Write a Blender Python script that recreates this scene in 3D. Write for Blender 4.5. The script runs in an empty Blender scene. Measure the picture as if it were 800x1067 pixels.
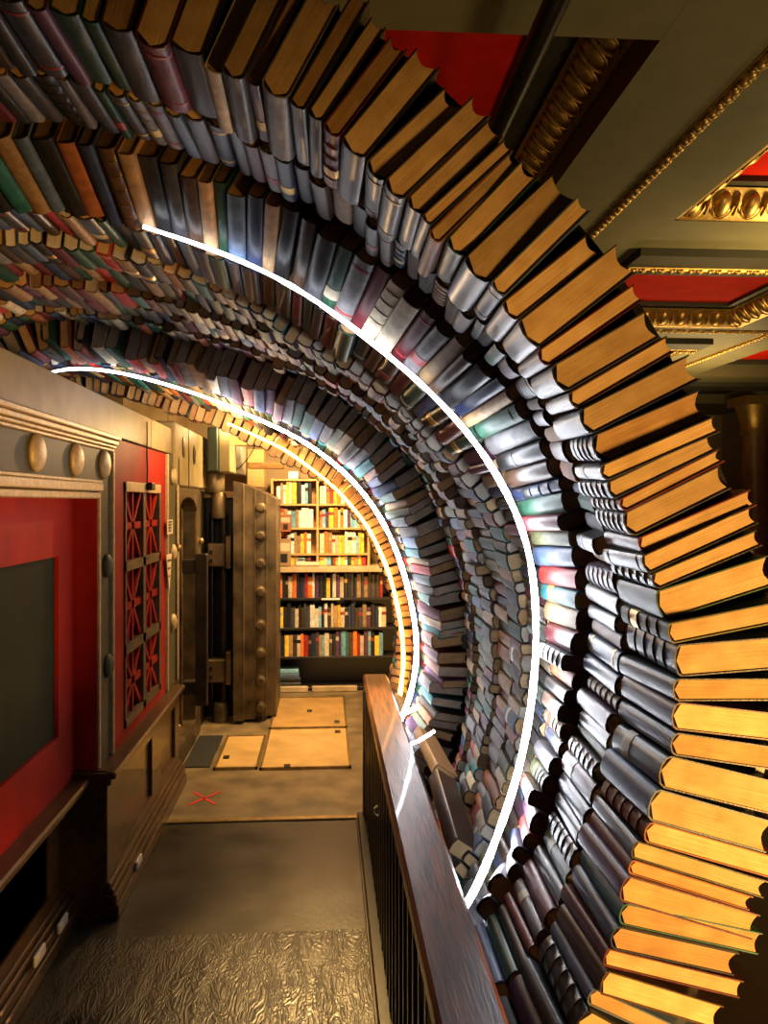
import bpy, math, random
import numpy as np
from mathutils import Vector, Matrix
from mathutils.bvhtree import BVHTree
R = random.Random(7)
C = bpy.context.scene.collection
SC = bpy.context.scene

# ------------------------------------------------------------------ camera
CAMZ, FPX, YAW, HZ = 1.7, 870.0, math.radians(3.95), 524.0
cam_d = bpy.data.cameras.new('camera'); cam = bpy.data.objects.new('camera', cam_d); C.objects.link(cam)
cam.location = (0, 0, CAMZ); cam.rotation_euler = (math.pi/2, 0, -YAW)
cam_d.sensor_fit = 'HORIZONTAL'; cam_d.sensor_width = 36; cam_d.lens = 36*FPX/800
cam_d.shift_y = -9.5/800; cam_d.clip_start = .02
SC.camera = cam
# ------------------------------------------------------------------ world, exposure, large lights
w = bpy.data.worlds.new('world'); SC.world = w; w.use_nodes = True
w.node_tree.nodes['Background'].inputs[0].default_value = (1, .62, .3, 1)
w.node_tree.nodes['Background'].inputs[1].default_value = .011
SC.view_settings.view_transform = 'Standard'; SC.view_settings.look = 'None'
SC.view_settings.gamma = 1; SC.view_settings.exposure = 0.25; SC.view_settings.use_curve_mapping = False

def light(kind, name, loc, energy, col, size=.3, target=None, size_y=None, spot=None):
    d = bpy.data.lights.new(name, kind); o = bpy.data.objects.new(name, d); C.objects.link(o)
    o.location = loc; d.energy = energy; d.color = col
    if kind == 'AREA':
        d.size = size
        if size_y: d.shape = 'RECTANGLE'; d.size_y = size_y
    else: d.shadow_soft_size = size
    if kind == 'SPOT': d.spot_size = math.radians(spot or 80); d.spot_blend = 1
    if target is not None:
        o.rotation_euler = (Vector(target)-Vector(loc)).to_track_quat('-Z', 'Y').to_euler()
    return o
WARM = (1, .56, .17)
light('SPOT', 'hall_lamp', (2.1, -.1, .55), 620, (1, .51, .12), .25, (1.08, 1.6, .78), spot=82)
light('AREA', 'shelf_lamp', (0.0, 6.35, 2.45), 85, (1, .66, .30), .5, (.05, 7.3, .9), .3)
light('AREA', 'vault_lamp', (.1, 5.75, 2.4), 26, (1, .60, .22), .3, (-.4, 5.7, 0), .3)
light('SPOT', 'floor_glow_fill', (.0, 4.75, 1.72), 200, (1, .60, .20), .06, (.08, 3.3, 0), spot=44)  # added fill spot, stands in for the warm glow reflected on the floor
light('POINT', 'passage_lamp', (-.56, 4.7, 2.06), 17, (1, .62, .26), .008)
light('POINT', 'vault_top_lamp', (-.75, 6.3, 2.25), 7, (1, .66, .28), .08)
light('AREA', 'hall_uplight', (5.0, 7.2, 2.9), 85, (1, .68, .26), .8, (4.8, 7.9, 4.6))
light('AREA', 'hall_uplight_far', (6.5, 14, 2.2), 170, (1, .68, .28), 2, (5, 15, 4.6))
light('AREA', 'hall_uplight_near', (3.4, 2.6, .9), 46, (1, .70, .34), 1.0, (2.5, 5.0, 4.4))

# ------------------------------------------------------------------ projection helpers
AX = Vector((math.sin(YAW), math.cos(YAW), 0)); RX = Vector((math.cos(YAW), -math.sin(YAW), 0))
def ray(px, py): return AX*FPX + RX*(px-400) + Vector((0, 0, HZ-py))
def onY(px, py, Y): d = ray(px, py); return d*(Y/d.y) + Vector((0, 0, CAMZ))
def onX(px, py, X): d = ray(px, py); return d*(X/d.x) + Vector((0, 0, CAMZ))
def onZ(px, py, Z): d = ray(px, py); return d*((Z-CAMZ)/d.z) + Vector((0, 0, CAMZ))
def proj(p):
    v = Vector(p)-Vector((0, 0, CAMZ)); dd = v.dot(AX)
    if dd < .05: return (-999, -999)
    return (400+FPX*v.dot(RX)/dd, HZ-FPX*v.z/dd)

# ------------------------------------------------------------------ materials
MATS = {}
def nm(name):
    m = bpy.data.materials.new(name); m.use_nodes = True
    nt = m.node_tree; b = nt.nodes['Principled BSDF']
    return m, nt, b
def L(nt, a, b): nt.links.new(a, b)
def mat(name, col, rough=.5, metal=0, var=.25, scale=12, bump=.15, spec=.5, coat=0, stretch=(1, 1, 1), col2=None, bscale=None):
    """surface with noise variation and bump"""
    if name in MATS: return MATS[name]
    m, nt, b = nm(name)
    tc = nt.nodes.new('ShaderNodeTexCoord'); mp = nt.nodes.new('ShaderNodeMapping')
    mp.inputs['Scale'].default_value = stretch; L(nt, tc.outputs['Object'], mp.inputs[0])
    n = nt.nodes.new('ShaderNodeTexNoise'); n.inputs['Scale'].default_value = scale; n.inputs['Detail'].default_value = 6
    L(nt, mp.outputs[0], n.inputs['Vector'])
    r = nt.nodes.new('ShaderNodeValToRGB')
    c2 = col2 or [max(0, c*(1-var)) for c in col]
    r.color_ramp.elements[0].position = .3; r.color_ramp.elements[1].position = .7
    r.color_ramp.elements[0].color = (*c2, 1); r.color_ramp.elements[1].color = (*[min(1, c*(1+var*.6)) for c in col], 1)
    L(nt, n.outputs[0], r.inputs[0]); L(nt, r.outputs[0], b.inputs['Base Color'])
    b.inputs['Roughness'].default_value = rough; b.inputs['Metallic'].default_value = metal
    b.inputs['Specular IOR Level'].default_value = spec; b.inputs['Coat Weight'].default_value = coat
    if bump:
        n2 = nt.nodes.new('ShaderNodeTexNoise'); n2.inputs['Scale'].default_value = bscale or scale*5; n2.inputs['Detail'].default_value = 4
        L(nt, mp.outputs[0], n2.inputs['Vector'])
        bp = nt.nodes.new('ShaderNodeBump'); bp.inputs['Strength'].default_value = bump; bp.inputs['Distance'].default_value = .004
        L(nt, n2.outputs[0], bp.inputs['Height']); L(nt, bp.outputs[0], b.inputs['Normal'])
    MATS[name] = m; return m
def emis(name, col, s):
    m, nt, b = nm(name)
    b.inputs['Base Color'].default_value = (*col, 1); b.inputs['Emission Color'].default_value = (*col, 1)
    b.inputs['Emission Strength'].default_value = s; return m
def cover_mat(name, col, rough, spec=.34):
    m, nt, b = nm('cover_'+name)
    uv = nt.nodes.new('ShaderNodeUVMap'); mp = nt.nodes.new('ShaderNodeMapping'); mp.inputs['Scale'].default_value = (1, 1, 1)
    L(nt, uv.outputs[0], mp.inputs[0])
    n = nt.nodes.new('ShaderNodeTexNoise'); n.inputs['Scale'].default_value = 28; n.inputs['Detail'].default_value = 8; n.inputs['Roughness'].default_value = .65
    L(nt, mp.outputs[0], n.inputs['Vector'])
    oi = nt.nodes.new('ShaderNodeObjectInfo')
    r = nt.nodes.new('ShaderNodeValToRGB'); e = r.color_ramp.elements
    e[0].position = .32; e[0].color = (*[c*.6 for c in col], 1); e[1].position = .75; e[1].color = (*[min(1, c*1.35+.012) for c in col], 1)
    L(nt, n.outputs[0], r.inputs[0])
    hs = nt.nodes.new('ShaderNodeHueSaturation'); mr = nt.nodes.new('ShaderNodeMapRange')
    mr.inputs['To Min'].default_value = .75; mr.inputs['To Max'].default_value = 1.3
    L(nt, oi.outputs['Random'], mr.inputs[0]); L(nt, mr.outputs[0], hs.inputs['Value']); L(nt, r.outputs[0], hs.inputs['Color'])
    L(nt, hs.outputs[0], b.inputs['Base Color'])
    rr = nt.nodes.new('ShaderNodeMapRange'); rr.inputs['To Min'].default_value = rough*.75; rr.inputs['To Max'].default_value = rough*1.35
    L(nt, n.outputs[0], rr.inputs[0]); L(nt, rr.outputs[0], b.inputs['Roughness'])
    n2 = nt.nodes.new('ShaderNodeTexNoise'); n2.inputs['Scale'].default_value = 260
    L(nt, mp.outputs[0], n2.inputs['Vector'])
    bp = nt.nodes.new('ShaderNodeBump'); bp.inputs['Strength'].default_value = .25; bp.inputs['Distance'].default_value = .002
    L(nt, n2.outputs[0], bp.inputs['Height']); L(nt, bp.outputs[0], b.inputs['Normal'])
    b.inputs['Specular IOR Level'].default_value = spec
    return m
def page_mat(name, col, col2):
    m, nt, b = nm('pages_'+name)
    uv = nt.nodes.new('ShaderNodeUVMap'); mp = nt.nodes.new('ShaderNodeMapping'); mp.inputs['Scale'].default_value = (900, 8, 8)
    L(nt, uv.outputs[0], mp.inputs[0])
    n = nt.nodes.new('ShaderNodeTexNoise'); n.inputs['Scale'].default_value = 1; n.inputs['Detail'].default_value = 3
    L(nt, mp.outputs[0], n.inputs['Vector'])
    n3 = nt.nodes.new('ShaderNodeTexNoise'); n3.inputs['Scale'].default_value = 22; n3.inputs['Detail'].default_value = 5
    L(nt, uv.outputs[0], n3.inputs['Vector'])
    mx = nt.nodes.new('ShaderNodeMath'); mx.operation = 'MULTIPLY_ADD'; mx.inputs[1].default_value = .55
    L(nt, n.outputs[0], mx.inputs[0]); 
    m2 = nt.nodes.new('ShaderNodeMath'); m2.operation = 'MULTIPLY'; m2.inputs[1].default_value = .45
    L(nt, n3.outputs[0], m2.inputs[0]); L(nt, m2.outputs[0], mx.inputs[2])
    r = nt.nodes.new('ShaderNodeValToRGB'); e = r.color_ramp.elements
    e[0].position = .36; e[0].color = (*col2, 1); e[1].position = .62; e[1].color = (*col, 1)
    L(nt, mx.outputs[0], r.inputs[0])
    oi = nt.nodes.new('ShaderNodeObjectInfo')
    hs = nt.nodes.new('ShaderNodeHueSaturation'); mr = nt.nodes.new('ShaderNodeMapRange')
    mr.inputs['To Min'].default_value = .7; mr.inputs['To Max'].default_value = 1.12
    L(nt, oi.outputs['Random'], mr.inputs[0]); L(nt, mr.outputs[0], hs.inputs['Value']); L(nt, r.outputs[0], hs.inputs['Color'])
    L(nt, hs.outputs[0], b.inputs['Base Color']); b.inputs['Roughness'].default_value = .75
    bp = nt.nodes.new('ShaderNodeBump'); bp.inputs['Strength'].default_value = .6; bp.inputs['Distance'].default_value = .002
    L(nt, n.outputs[0], bp.inputs['Height']); L(nt, bp.outputs[0], b.inputs['Normal'])
    return m
PAL = {  # cover colours
 'black': ((.014, .013, .014), .32), 'charcoal': ((.045, .045, .052), .34), 'navy': ((.018, .028, .075), .36), 'maroon': ((.115, .014, .02), .38),
 'dark green': ((.015, .06, .035), .42), 'tan': ((.32, .20, .10), .5), 'dark brown': ((.06, .03, .016), .34), 'grey': ((.17, .16, .165), .38),
 'olive': ((.10, .10, .045), .5), 'cream': ((.55, .46, .33), .5), 'teal': ((.02, .13, .14), .45), 'red': ((.36, .025, .02), .42),
 'rust': ((.26, .085, .03), .5), 'slate blue': ((.07, .11, .2), .4), 'plum': ((.09, .03, .07), .36),
 'orange': ((.75, .17, .02), .45), 'yellow': ((.75, .48, .05), .45), 'white': ((.75, .72, .66), .45), 'light blue': ((.16, .36, .5), .45)}
CM = {k: cover_mat('leather_'+k.replace(' ', '_'), *v) for k, v in PAL.items()}
CL = {k: cover_mat('cloth_'+k.replace(' ', '_'), [min(.6, c*1.15+.002) for c in v[0]], .6, .16) for k, v in PAL.items()}
PM = {'cream': page_mat('cream', (.78, .56, .30), (.50, .31, .13)), 'tan': page_mat('tan', (.62, .38, .17), (.36, .20, .08)),
      'brown': page_mat('brown', (.26, .15, .08), (.11, .06, .035)), 'white': page_mat('white', (.75, .68, .58), (.42, .36, .28))}
GOLD = mat('gilt', (.62, .40, .12), .42, .85, .35, 30, .3)
GILTFLAT = mat('gilt_paint', (.55, .42, .22), .45, .25, .25, 40, .35)
OLIVE = mat('olive_paint', (.085, .078, .036), .55, 0, .2, 6, .1, spec=.2)
OLIVE_L = mat('olive_ceiling_paint', (.15, .135, .065), .6, 0, .12, 4, .05)
OLIVE_D = mat('dark_olive_paint', (.035, .032, .02), .6, 0, .2, 4, .05)
REDP = mat('red_paint', (.32, .014, .008), .6, 0, .22, 7, .15, spec=.15)
REDC = mat('red_ceiling_paint', (.60, .018, .006), .8, 0, .12, 5, .0, spec=.04)
GREENP = mat('dark_green_panel', (.022, .027, .018), .7, 0, .2, 9, .1, spec=.1)
LINTEL = mat('lintel_paint', (.26, .21, .105), .5, 0, .25, 8, .15, spec=.25)
STEEL = mat('aged_vault_steel', (.16, .115, .06), .42, .55, .45, 7, .25, col2=(.05, .035, .02))
STEEL_D = mat('dark_vault_steel', (.045, .035, .025), .4, .6, .4, 10, .2)
BRASS = mat('dull_brass', (.42, .29, .12), .35, .8, .3, 20, .2)
WOOD_D = mat('dark_varnished_wood', (.075, .038, .014), .33, 0, .5, 6, .2, stretch=(6, .8, 6), coat=.2)
RAILW = mat('worn_handrail_wood', (.22, .075, .028), .36, 0, .6, 10, .22, stretch=(7, .5, 7), coat=.1, spec=.35, col2=(.035, .013, .006), bscale=28)
WOOD_L = mat('pale_pine', (.55, .31, .11), .5, 0, .2, 8, .1, stretch=(1, 1, 4))
BLACKW = mat('black_painted_shelf', (.012, .010, .009), .45, 0, .2, 8, .1)
BLACKM = mat('black_metal', (.012, .011, .010), .35, .3, .3, 14, .1)
LATT = mat('lattice_grille_paint', (.11, .085, .045), .45, .2, .3, 20, .15)

# ------------------------------------------------------------------ mesh helpers
class MB:
    def __init__(s): s.v = []; s.f = []; s.m = []; s.mats = []; s.uv = {}
    def mi(s, m):
        if m is None: return 0
        if m not in s.mats: s.mats.append(m)
        return s.mats.index(m)
    def add(s, vs, fs, m=None, M=None):
        b = len(s.v); s.v += [(M @ Vector(v)) if M else Vector(v) for v in vs]
        s.f += [[b+i for i in f] for f in fs]; s.m += [s.mi(m)]*len(fs)
    def box(s, a, b, m=None, M=None, bev=0):
        x0, y0, z0 = [min(p, q) for p, q in zip(a, b)]; x1, y1, z1 = [max(p, q) for p, q in zip(a, b)]
        if bev <= 0:
            vs = [(x, y, z) for x in (x0, x1) for y in (y0, y1) for z in (z0, z1)]
            s.add(vs, [(0, 1, 3, 2), (4, 6, 7, 5), (0, 4, 5, 1), (2, 3, 7, 6), (0, 2, 6, 4), (1, 5, 7, 3)], m, M); return
        bev = min(bev, (x1-x0)*.45, (y1-y0)*.45, (z1-z0)*.45)
        # chamfered box: 24 vertices
        vs = []; idx = {}
        for ix in (0, 1):
            for iy in (0, 1):
                for iz in (0, 1):
                    P = [(x0, x1)[ix], (y0, y1)[iy], (z0, z1)[iz]]; sg = [1-2*ix, 1-2*iy, 1-2*iz]
                    for ax in range(3):
                        q = list(P)
                        for k in range(3):
                            if k != ax: q[k] += sg[k]*bev
                        idx[(ix, iy, iz, ax)] = len(vs); vs.append(tuple(q))
        fs = []
        for ax in range(3):
            for side in (0, 1):
                o = [k for k in range(3) if k != ax]; loop = []
                for a_, b_ in ((0, 0), (1, 0), (1, 1), (0, 1)):
                    c = [0, 0, 0]; c[ax] = side; c[o[0]] = a_; c[o[1]] = b_; loop.append(idx[(*c, ax)])
                fs.append(loop)
        for ax in range(3):
            o = [k for k in range(3) if k != ax]
            for a_ in (0, 1):
                for b_ in (0, 1):
                    c0 = [0, 0, 0]; c1 = [0, 0, 0]; c0[ax] = 0; c1[ax] = 1
                    for c in (c0, c1): c[o[0]] = a_; c[o[1]] = b_
                    fs.append([idx[(*c0, o[0])], idx[(*c0, o[1])], idx[(*c1, o[1])], idx[(*c1, o[0])]])
        for ix in (0, 1):
            for iy in (0, 1):
                for iz in (0, 1): fs.append([idx[(ix, iy, iz, k)] for k in range(3)])
        s.add(vs, fs, m, M)
    def tube(s, pts, r, n=8, m=None, caps=True):
        pts = [Vector(p) for p in pts]; rs = r if isinstance(r, (list, tuple)) else [r]*len(pts)
        vs = []; fs = []; up = None
        for i, p in enumerate(pts):
            d = (pts[min(i+1, len(pts)-1)]-pts[max(i-1, 0)]).normalized()
            if up is None:
                up = Vector((0, 0, 1)) if abs(d.z) < .9 else Vector((1, 0, 0))
            a = d.cross(up).normalized(); up = a.cross(d).normalized()
            for k in range(n):
                t = 2*math.pi*k/n; vs.append(p+(a*math.cos(t)+up*math.sin(t))*rs[i])
        for i in range(len(pts)-1):
            for k in range(n): fs.append((i*n+k, i*n+(k+1) % n, (i+1)*n+(k+1) % n, (i+1)*n+k))
        if caps: fs += [list(range(n))[::-1], list(range((len(pts)-1)*n, len(pts)*n))]
        s.add(vs, fs, m)
    def lathe(s, prof, M=None, n=20, m=None):
        """prof: (radius, height) along local z"""
        vs = []; fs = []
        for r_, z_ in prof:
            for k in range(n): t = 2*math.pi*k/n; vs.append((r_*math.cos(t), r_*math.sin(t), z_))
        for i in range(len(prof)-1):
            for k in range(n): fs.append((i*n+k, i*n+(k+1) % n, (i+1)*n+(k+1) % n, (i+1)*n+k))
        fs += [list(range(n))[::-1], list(range((len(prof)-1)*n, len(prof)*n))]
        s.add(vs, fs, m, M)
    def prism(s, poly, a0, a1, axis, m=None):
        """poly in the two other axes (in order), extruded along axis from a0 to a1"""
        n = len(poly); vs = []
        for a in (a0, a1):
            for p, q in poly:
                v = [p, q]; v.insert(axis, a); vs.append(tuple(v))
        fs = [(i, (i+1) % n, n+(i+1) % n, n+i) for i in range(n)]+[list(range(n))[::-1], list(range(n, 2*n))]
        s.add(vs, fs, m)
    def build(s, name, m=None, parent=None, smooth=False, loc=None):
        me = bpy.data.meshes.new(name)
        vs = s.v
        if loc is not None: vs = [v-Vector(loc) for v in vs]
        me.from_pydata([tuple(v) for v in vs], [], s.f)
        if m: me.materials.append(m)
        else:
            for q in s.mats: me.materials.append(q)
            me.polygons.foreach_set('material_index', s.m)
        import bmesh
        bm = bmesh.new(); bm.from_mesh(me); bmesh.ops.recalc_face_normals(bm, faces=bm.faces); bm.to_mesh(me); bm.free()
        if smooth: me.shade_smooth()
        me.update()
        o = bpy.data.objects.new(name, me); C.objects.link(o)
        if parent: o.parent = parent
        if loc is not None: o.location = loc
        return o
def smooth_angle(o, a=35):
    me = o.data
    me.shade_smooth(); me.set_sharp_from_angle(angle=math.radians(a)); return o
def tag(o, label=None, cat=None, group=None, kind=None):
    if label: o['label'] = label
    if cat: o['category'] = cat
    if group: o['group'] = group
    if kind: o['kind'] = kind
    return o
def empty(name, loc, label=None, cat=None, group=None):
    o = bpy.data.objects.new(name, None); o.empty_display_size = .05; C.objects.link(o); o.location = loc
    return tag(o, label, cat, group)
def part(name, mb, m, par, smooth=False):
    """mb in world coordinates, child of an empty without rotation"""
    o = mb.build(name, m, None, smooth); 
    o.parent = par; o.matrix_parent_inverse = Matrix.Translation(-par.location); return o
def struct(name, mb, m=None, smooth=False): return tag(mb.build(name, m, None, smooth), kind='structure')

# ================================================================== FLOOR
def floor_material():
    m, nt, b = nm('painted_floor')
    g = nt.nodes.new('ShaderNodeNewGeometry'); sp = nt.nodes.new('ShaderNodeSeparateXYZ'); L(nt, g.outputs['Position'], sp.inputs[0])
    mp = nt.nodes.new('ShaderNodeMapping'); mp.inputs['Scale'].default_value = (9, 2.2, 1); L(nt, g.outputs['Position'], mp.inputs[0])
    n = nt.nodes.new('ShaderNodeTexNoise'); n.inputs['Scale'].default_value = 2; n.inputs['Detail'].default_value = 3; n.inputs['Distortion'].default_value = 1.2
    L(nt, mp.outputs[0], n.inputs['Vector'])
    # contour lines of plywood grain
    mu = nt.nodes.new('ShaderNodeMath'); mu.operation = 'MULTIPLY'; mu.inputs[1].default_value = 60; L(nt, n.outputs[0], mu.inputs[0])
    sn = nt.nodes.new('ShaderNodeMath'); sn.operation = 'SINE'; L(nt, mu.outputs[0], sn.inputs[0])
    mask = nt.nodes.new('ShaderNodeMath'); mask.operation = 'LESS_THAN'; mask.inputs[1].default_value = 3.33; L(nt, sp.outputs['Y'], mask.inputs[0])
    gm = nt.nodes.new('ShaderNodeMath'); gm.operation = 'MULTIPLY'; L(nt, sn.outputs[0], gm.inputs[0]); L(nt, mask.outputs[0], gm.inputs[1])
    n2 = nt.nodes.new('ShaderNodeTexNoise'); n2.inputs['Scale'].default_value = 3; n2.inputs['Detail'].default_value = 8; L(nt, g.outputs['Position'], n2.inputs['Vector'])
    r = nt.nodes.new('ShaderNodeValToRGB'); e = r.color_ramp.elements
    e[0].position = .35; e[0].color = (.012, .010, .007, 1); e[1].position = .7; e[1].color = (.055, .043, .026, 1); L(nt, n2.outputs[0], r.inputs[0])
    L(nt, r.outputs[0], b.inputs['Base Color'])
    rr = nt.nodes.new('ShaderNodeMapRange'); rr.inputs['To Min'].default_value = .2; rr.inputs['To Max'].default_value = .5; L(nt, n2.outputs[0], rr.inputs[0]); L(nt, rr.outputs[0], b.inputs['Roughness'])
    ad = nt.nodes.new('ShaderNodeMath'); ad.operation = 'MULTIPLY_ADD'; ad.inputs[1].default_value = .55
    L(nt, gm.outputs[0], ad.inputs[0]); n4 = nt.nodes.new('ShaderNodeTexNoise'); n4.inputs['Scale'].default_value = 40; L(nt, g.outputs['Position'], n4.inputs['Vector']); L(nt, n4.outputs[0], ad.inputs[2])
    bp = nt.nodes.new('ShaderNodeBump'); bp.inputs['Strength'].default_value = .3; bp.inputs['Distance'].default_value = .003
    L(nt, ad.outputs[0], bp.inputs['Height']); L(nt, bp.outputs[0], b.inputs['Normal'])
    return m
FLOOR = floor_material()
mb = MB(); mb.box((-1.3, -3, -.1), (.165, 4.50, 0)); mb.box((-1.3, -3, -.1), (1.4, 1.0, -.001)); struct('floor', mb, FLOOR)
LAND = mat('worn_beige_floor_paint', (.20, .145, .075), .42, 0, .45, 5, .2, col2=(.09, .065, .035))
mb = MB(); mb.box((-2.4, 4.50, -.1), (2.6, 9.6, .004)); struct('floor', mb, LAND)
mb = MB(); mb.box((.165, 1.0, -.1), (1.4, 4.5, -.002)); mb.box((1.4, -3, -.1), (9, 26, -.004)); mb.box((2.6,4.5,-.1),(9,9.6,-.003)); struct('floor', mb, OLIVE_D)
mb = MB(); mb.box((-.95, 4.485, 0), (.165, 4.53, .010), bev=.003); struct('trim_1', mb, BRASS)
mb = MB(); mb.box((.158, -1, 0), (.168, 4.5, .008), bev=.002); struct('trim_2', mb, STEEL_D)

# red tape cross
c = onZ(213, 832, .004); mb = MB()
for s in (1, -1):
    a = Vector((.075, s*.105, 0)); n_ = Vector((-a.y, a.x, 0)).normalized()*.0085
    mb.add([c-a-n_, c+a-n_, c+a+n_, c-a+n_, ]+[c-a-n_+Vector((0, 0, .003)), c+a-n_+Vector((0, 0, .003)), c+a+n_+Vector((0, 0, .003)), c-a+n_+Vector((0, 0, .003))],
           [(0, 3, 2, 1), (4, 5, 6, 7), (0, 1, 5, 4), (1, 2, 6, 5), (2, 3, 7, 6), (3, 0, 4, 7)])
tag(mb.build('tape_cross', mat('red_tape', (.6, .03, .02), .5), loc=c), 'red tape cross stuck on beige floor before the hatches', 'tape mark')

# floor hatches
HW = mat('hatch_yellow_ply', (.56, .36, .13), .42, 0, .25, 5, .1)
def hatch(px0, py0, px1, py1, pxf, label, knobs, frame_m=BRASS, top=HW):
    a = onZ(px0, py0, .01); b = onZ(px1, py0, .01); f = onZ(pxf, py1, .01)
    y0, y1 = a.y, f.y; x0, x1 = a.x, b.x
    e = empty('floor_hatch', ((x0+x1)/2, (y0+y1)/2, .004), label, 'floor hatch')
    mb = MB(); mb.box((x0+.014, y0+.014, .004), (x1-.014, y1-.014, .018), bev=.003); part('lid', mb, top, e)
    mb = MB(); t = .014
    mb.box((x0, y0, .004), (x1, y0+t, .022)); mb.box((x0, y1-t, .004), (x1, y1, .022)); mb.box((x0, y0, .004), (x0+t, y1, .022)); mb.box((x1-t, y0, .004), (x1, y1, .022))
    part('frame', mb, frame_m, e)
    for kx, ky in knobs:
        mb = MB(); X = x0+(x1-x0)*kx; Y = y0+(y1-y0)*ky; mb.box((X-.02, Y-.03, .018), (X+.02, Y+.03, .025), bev=.002); part('pull', mb, STEEL_D, e)
hatch(270, 802, 366, 761, 277, 'large near floor hatch with yellow ply lid and brass rim', ((.87, .88), (.3, .03)))
hatch(280, 760, 362, 728, 288, 'floor hatch farther back, against the bookcase base, tan lid', ((.87, .14), (.5, .5)), BRASS, mat('hatch_tan_ply', (.42, .25, .085), .42, 0, .25, 5, .1))
hatch(222, 802, 268, 768, 240, 'small floor hatch in front of the vault door, pale lid', ((.2, .3),))
mb = MB(); p0 = onZ(190, 801, 0); p1 = onZ(228, 768, 0); mb.box((p0.x, p0.y, .004), (onZ(218,801,0).x, p1.y, .014), bev=.003)
tag(mb.build('floor_mat', mat('dark_rubber', (.012, .013, .012), .6)), 'dark rubber mat left of small floor hatch below vault frame', 'mat')

# ================================================================== LEFT WALL
XW, XR, XP = -.93, -1.03, -.87
ZE = (1.717, 1.787, 1.924, 1.99, 2.15)
def Yx(px, X=XW): return onX(px, 524, X).y
def Zx(px, py, X=XW): return onX(px, py, X).z
yA, yB, yC, yD, yEnd = Yx(105), Yx(119.5), Yx(173), Yx(182), Yx(183)
YN = .3   # near end of the wall
mb = MB(); mb.box((-1.3, YN-2, 0), (XR-.03, 5.15, 2.15)); struct('wall_left', mb, OLIVE_D)
# lintel band over everything
yl = Yx(158)
mb = MB(); mb.box((-1.28, YN, ZE[3]+.004), (XW-.002, yl-.006, 2.15), LINTEL, bev=.004); mb.box((-1.28, yl+.006, ZE[3]+.004), (XW-.002, Yx(183), 2.15), LINTEL, bev=.004); struct('trim_3', mb)
# picture recess surround (entablature + pilaster) -------------------
e = empty('wall_panel', (XW, 2.4, .58), 'near wall panel: red field with dark green inset below row of oval studs', 'wall panel')
# red field
gy1 = Yx(61, XR); gz0, gz1 = CAMZ-.876*1.03, CAMZ-.2*1.03
mb = MB(); mb.box((XR-.04, YN, .58), (XR, yA-.01, gz0)); mb.box((XR-.04, YN, gz1), (XR, yA-.01, 1.72)); mb.box((XR-.04, gy1, gz0), (XR, yA-.01, gz1))
part('red_field', mb, REDP, e)
mb = MB(); mb.box((XR-.035, YN, gz0), (XR-.015, gy1, gz1)); part('inset', mb, GREENP, e)
mb = MB(); mb.box((XR-.02, yA-.006, .58), (XW-.014, yA+.004, 1.72)); part('reveal', mb, REDP, e)
mb = MB()
mb.box((-1.1, YN, ZE[1]), (XW-.012, yB-.03, ZE[2]), OLIVE)            # frieze
mb.box((-1.1, yA+.004, .60), (XW-.012, yB-.012, ZE[1]), OLIVE)        # pilaster
part('frieze', mb, OLIVE, e)
mb = MB()
for z0, z1, x in ((ZE[2], ZE[2]+.012, 0), (ZE[2]+.014, ZE[2]+.026, .008), (ZE[2]+.028, ZE[2]+.046, .018), (ZE[2]+.048, ZE[3], .03)):
    mb.box((-1.1, YN, z0), (XW+x, yB, z1), bev=.003)
mb.box((-1.05, YN, ZE[1]-.005), (XW-.004, yA+.045, ZE[1]+.006), bev=.002)
mb.box((-1.05, YN, ZE[0]+.030), (XW+.002, yA+.035, ZE[1]-.006), bev=.004)
mb.box((-1.05, YN, ZE[0]), (XW-.004, yA+.022, ZE[0]+.026), bev=.004)
mb.box((-1.05, yA, .60), (XW-.004, yA+.022, ZE[0]+.01), bev=.004)
mb.box((-1.05, yA+.024, .60), (XW-.008, yA+.034, ZE[0]+.06), bev=.003)
mb.box((-1.05, yB-.035, .60), (XW+.004, yB-.012, ZE[2]), bev=.004)
mb.box((-1.05, yB-.010, .60), (XW-.002, yB, ZE[2]+.01), bev=.003)
part('gilt_moulding', mb, GILTFLAT, e)
def stud(y, z, r=.062, par=e, x=XW-.012, mm=None):
    M = Matrix.Translation((x, y, z)) @ Matrix.Rotation(math.pi/2, 4, 'Y')
    mb = MB(); mb.lathe([(r, 0), (r, .008)]+[(r*math.cos(t), .008+.022*math.sin(t)) for t in [i*math.pi/16 for i in range(1, 8)]]+[(.002, .030)], M, 28)
    return part('stud', mb, mm or GILTFLAT, par, True)
for y in (Yx(40)-.84, Yx(40)-.42, Yx(40), Yx(81), Yx(112)-.03): stud(y, 1.862)
stud(Yx(113), 1.43, .05, mm=OLIVE); stud(Yx(114), 1.0, .05, mm=OLIVE)
# lattice panel --------------------------------------------------------
e = empty('lattice_panel', (XW, (yB+yC)/2, .6), 'red wall panel with lattice grille of six starburst cells', 'wall panel')
lz0, lz1, ly0, ly1 = .655, 1.79, Yx(130), Yx(167)
mb = MB(); x0, x1 = XW-.05, XW-.004
mb.box((x0, yB, .60), (x1, ly0, 1.985), REDP); mb.box((x0, ly1, .60), (x1, yC, 1.985), REDP); mb.box((x0, ly0, lz1), (x1, ly1, 1.985), REDP); mb.box((x0, ly0, .60), (x1, ly1, lz0), REDP)
mb.box((x0-.03, yB, .60), (x0, yC, 1.985), REDP)
part('red_board', mb, REDP, e)
ym = (Yx(150)); rows = [(1.755, 1.425), (1.38, 1.035), (.99, .69)]
mb = MB(); xo = XW+.004
mb.box((x0, ly0, rows[0][0]), (xo, ly1, lz1)); mb.box((x0, ly0, lz0), (xo, ly1, rows[2][1]))
mb.box((x0, ly0, rows[0][1]), (xo, ly1, rows[1][0])); mb.box((x0, ly0, rows[1][1]), (xo, ly1, rows[2][0]))
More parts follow.
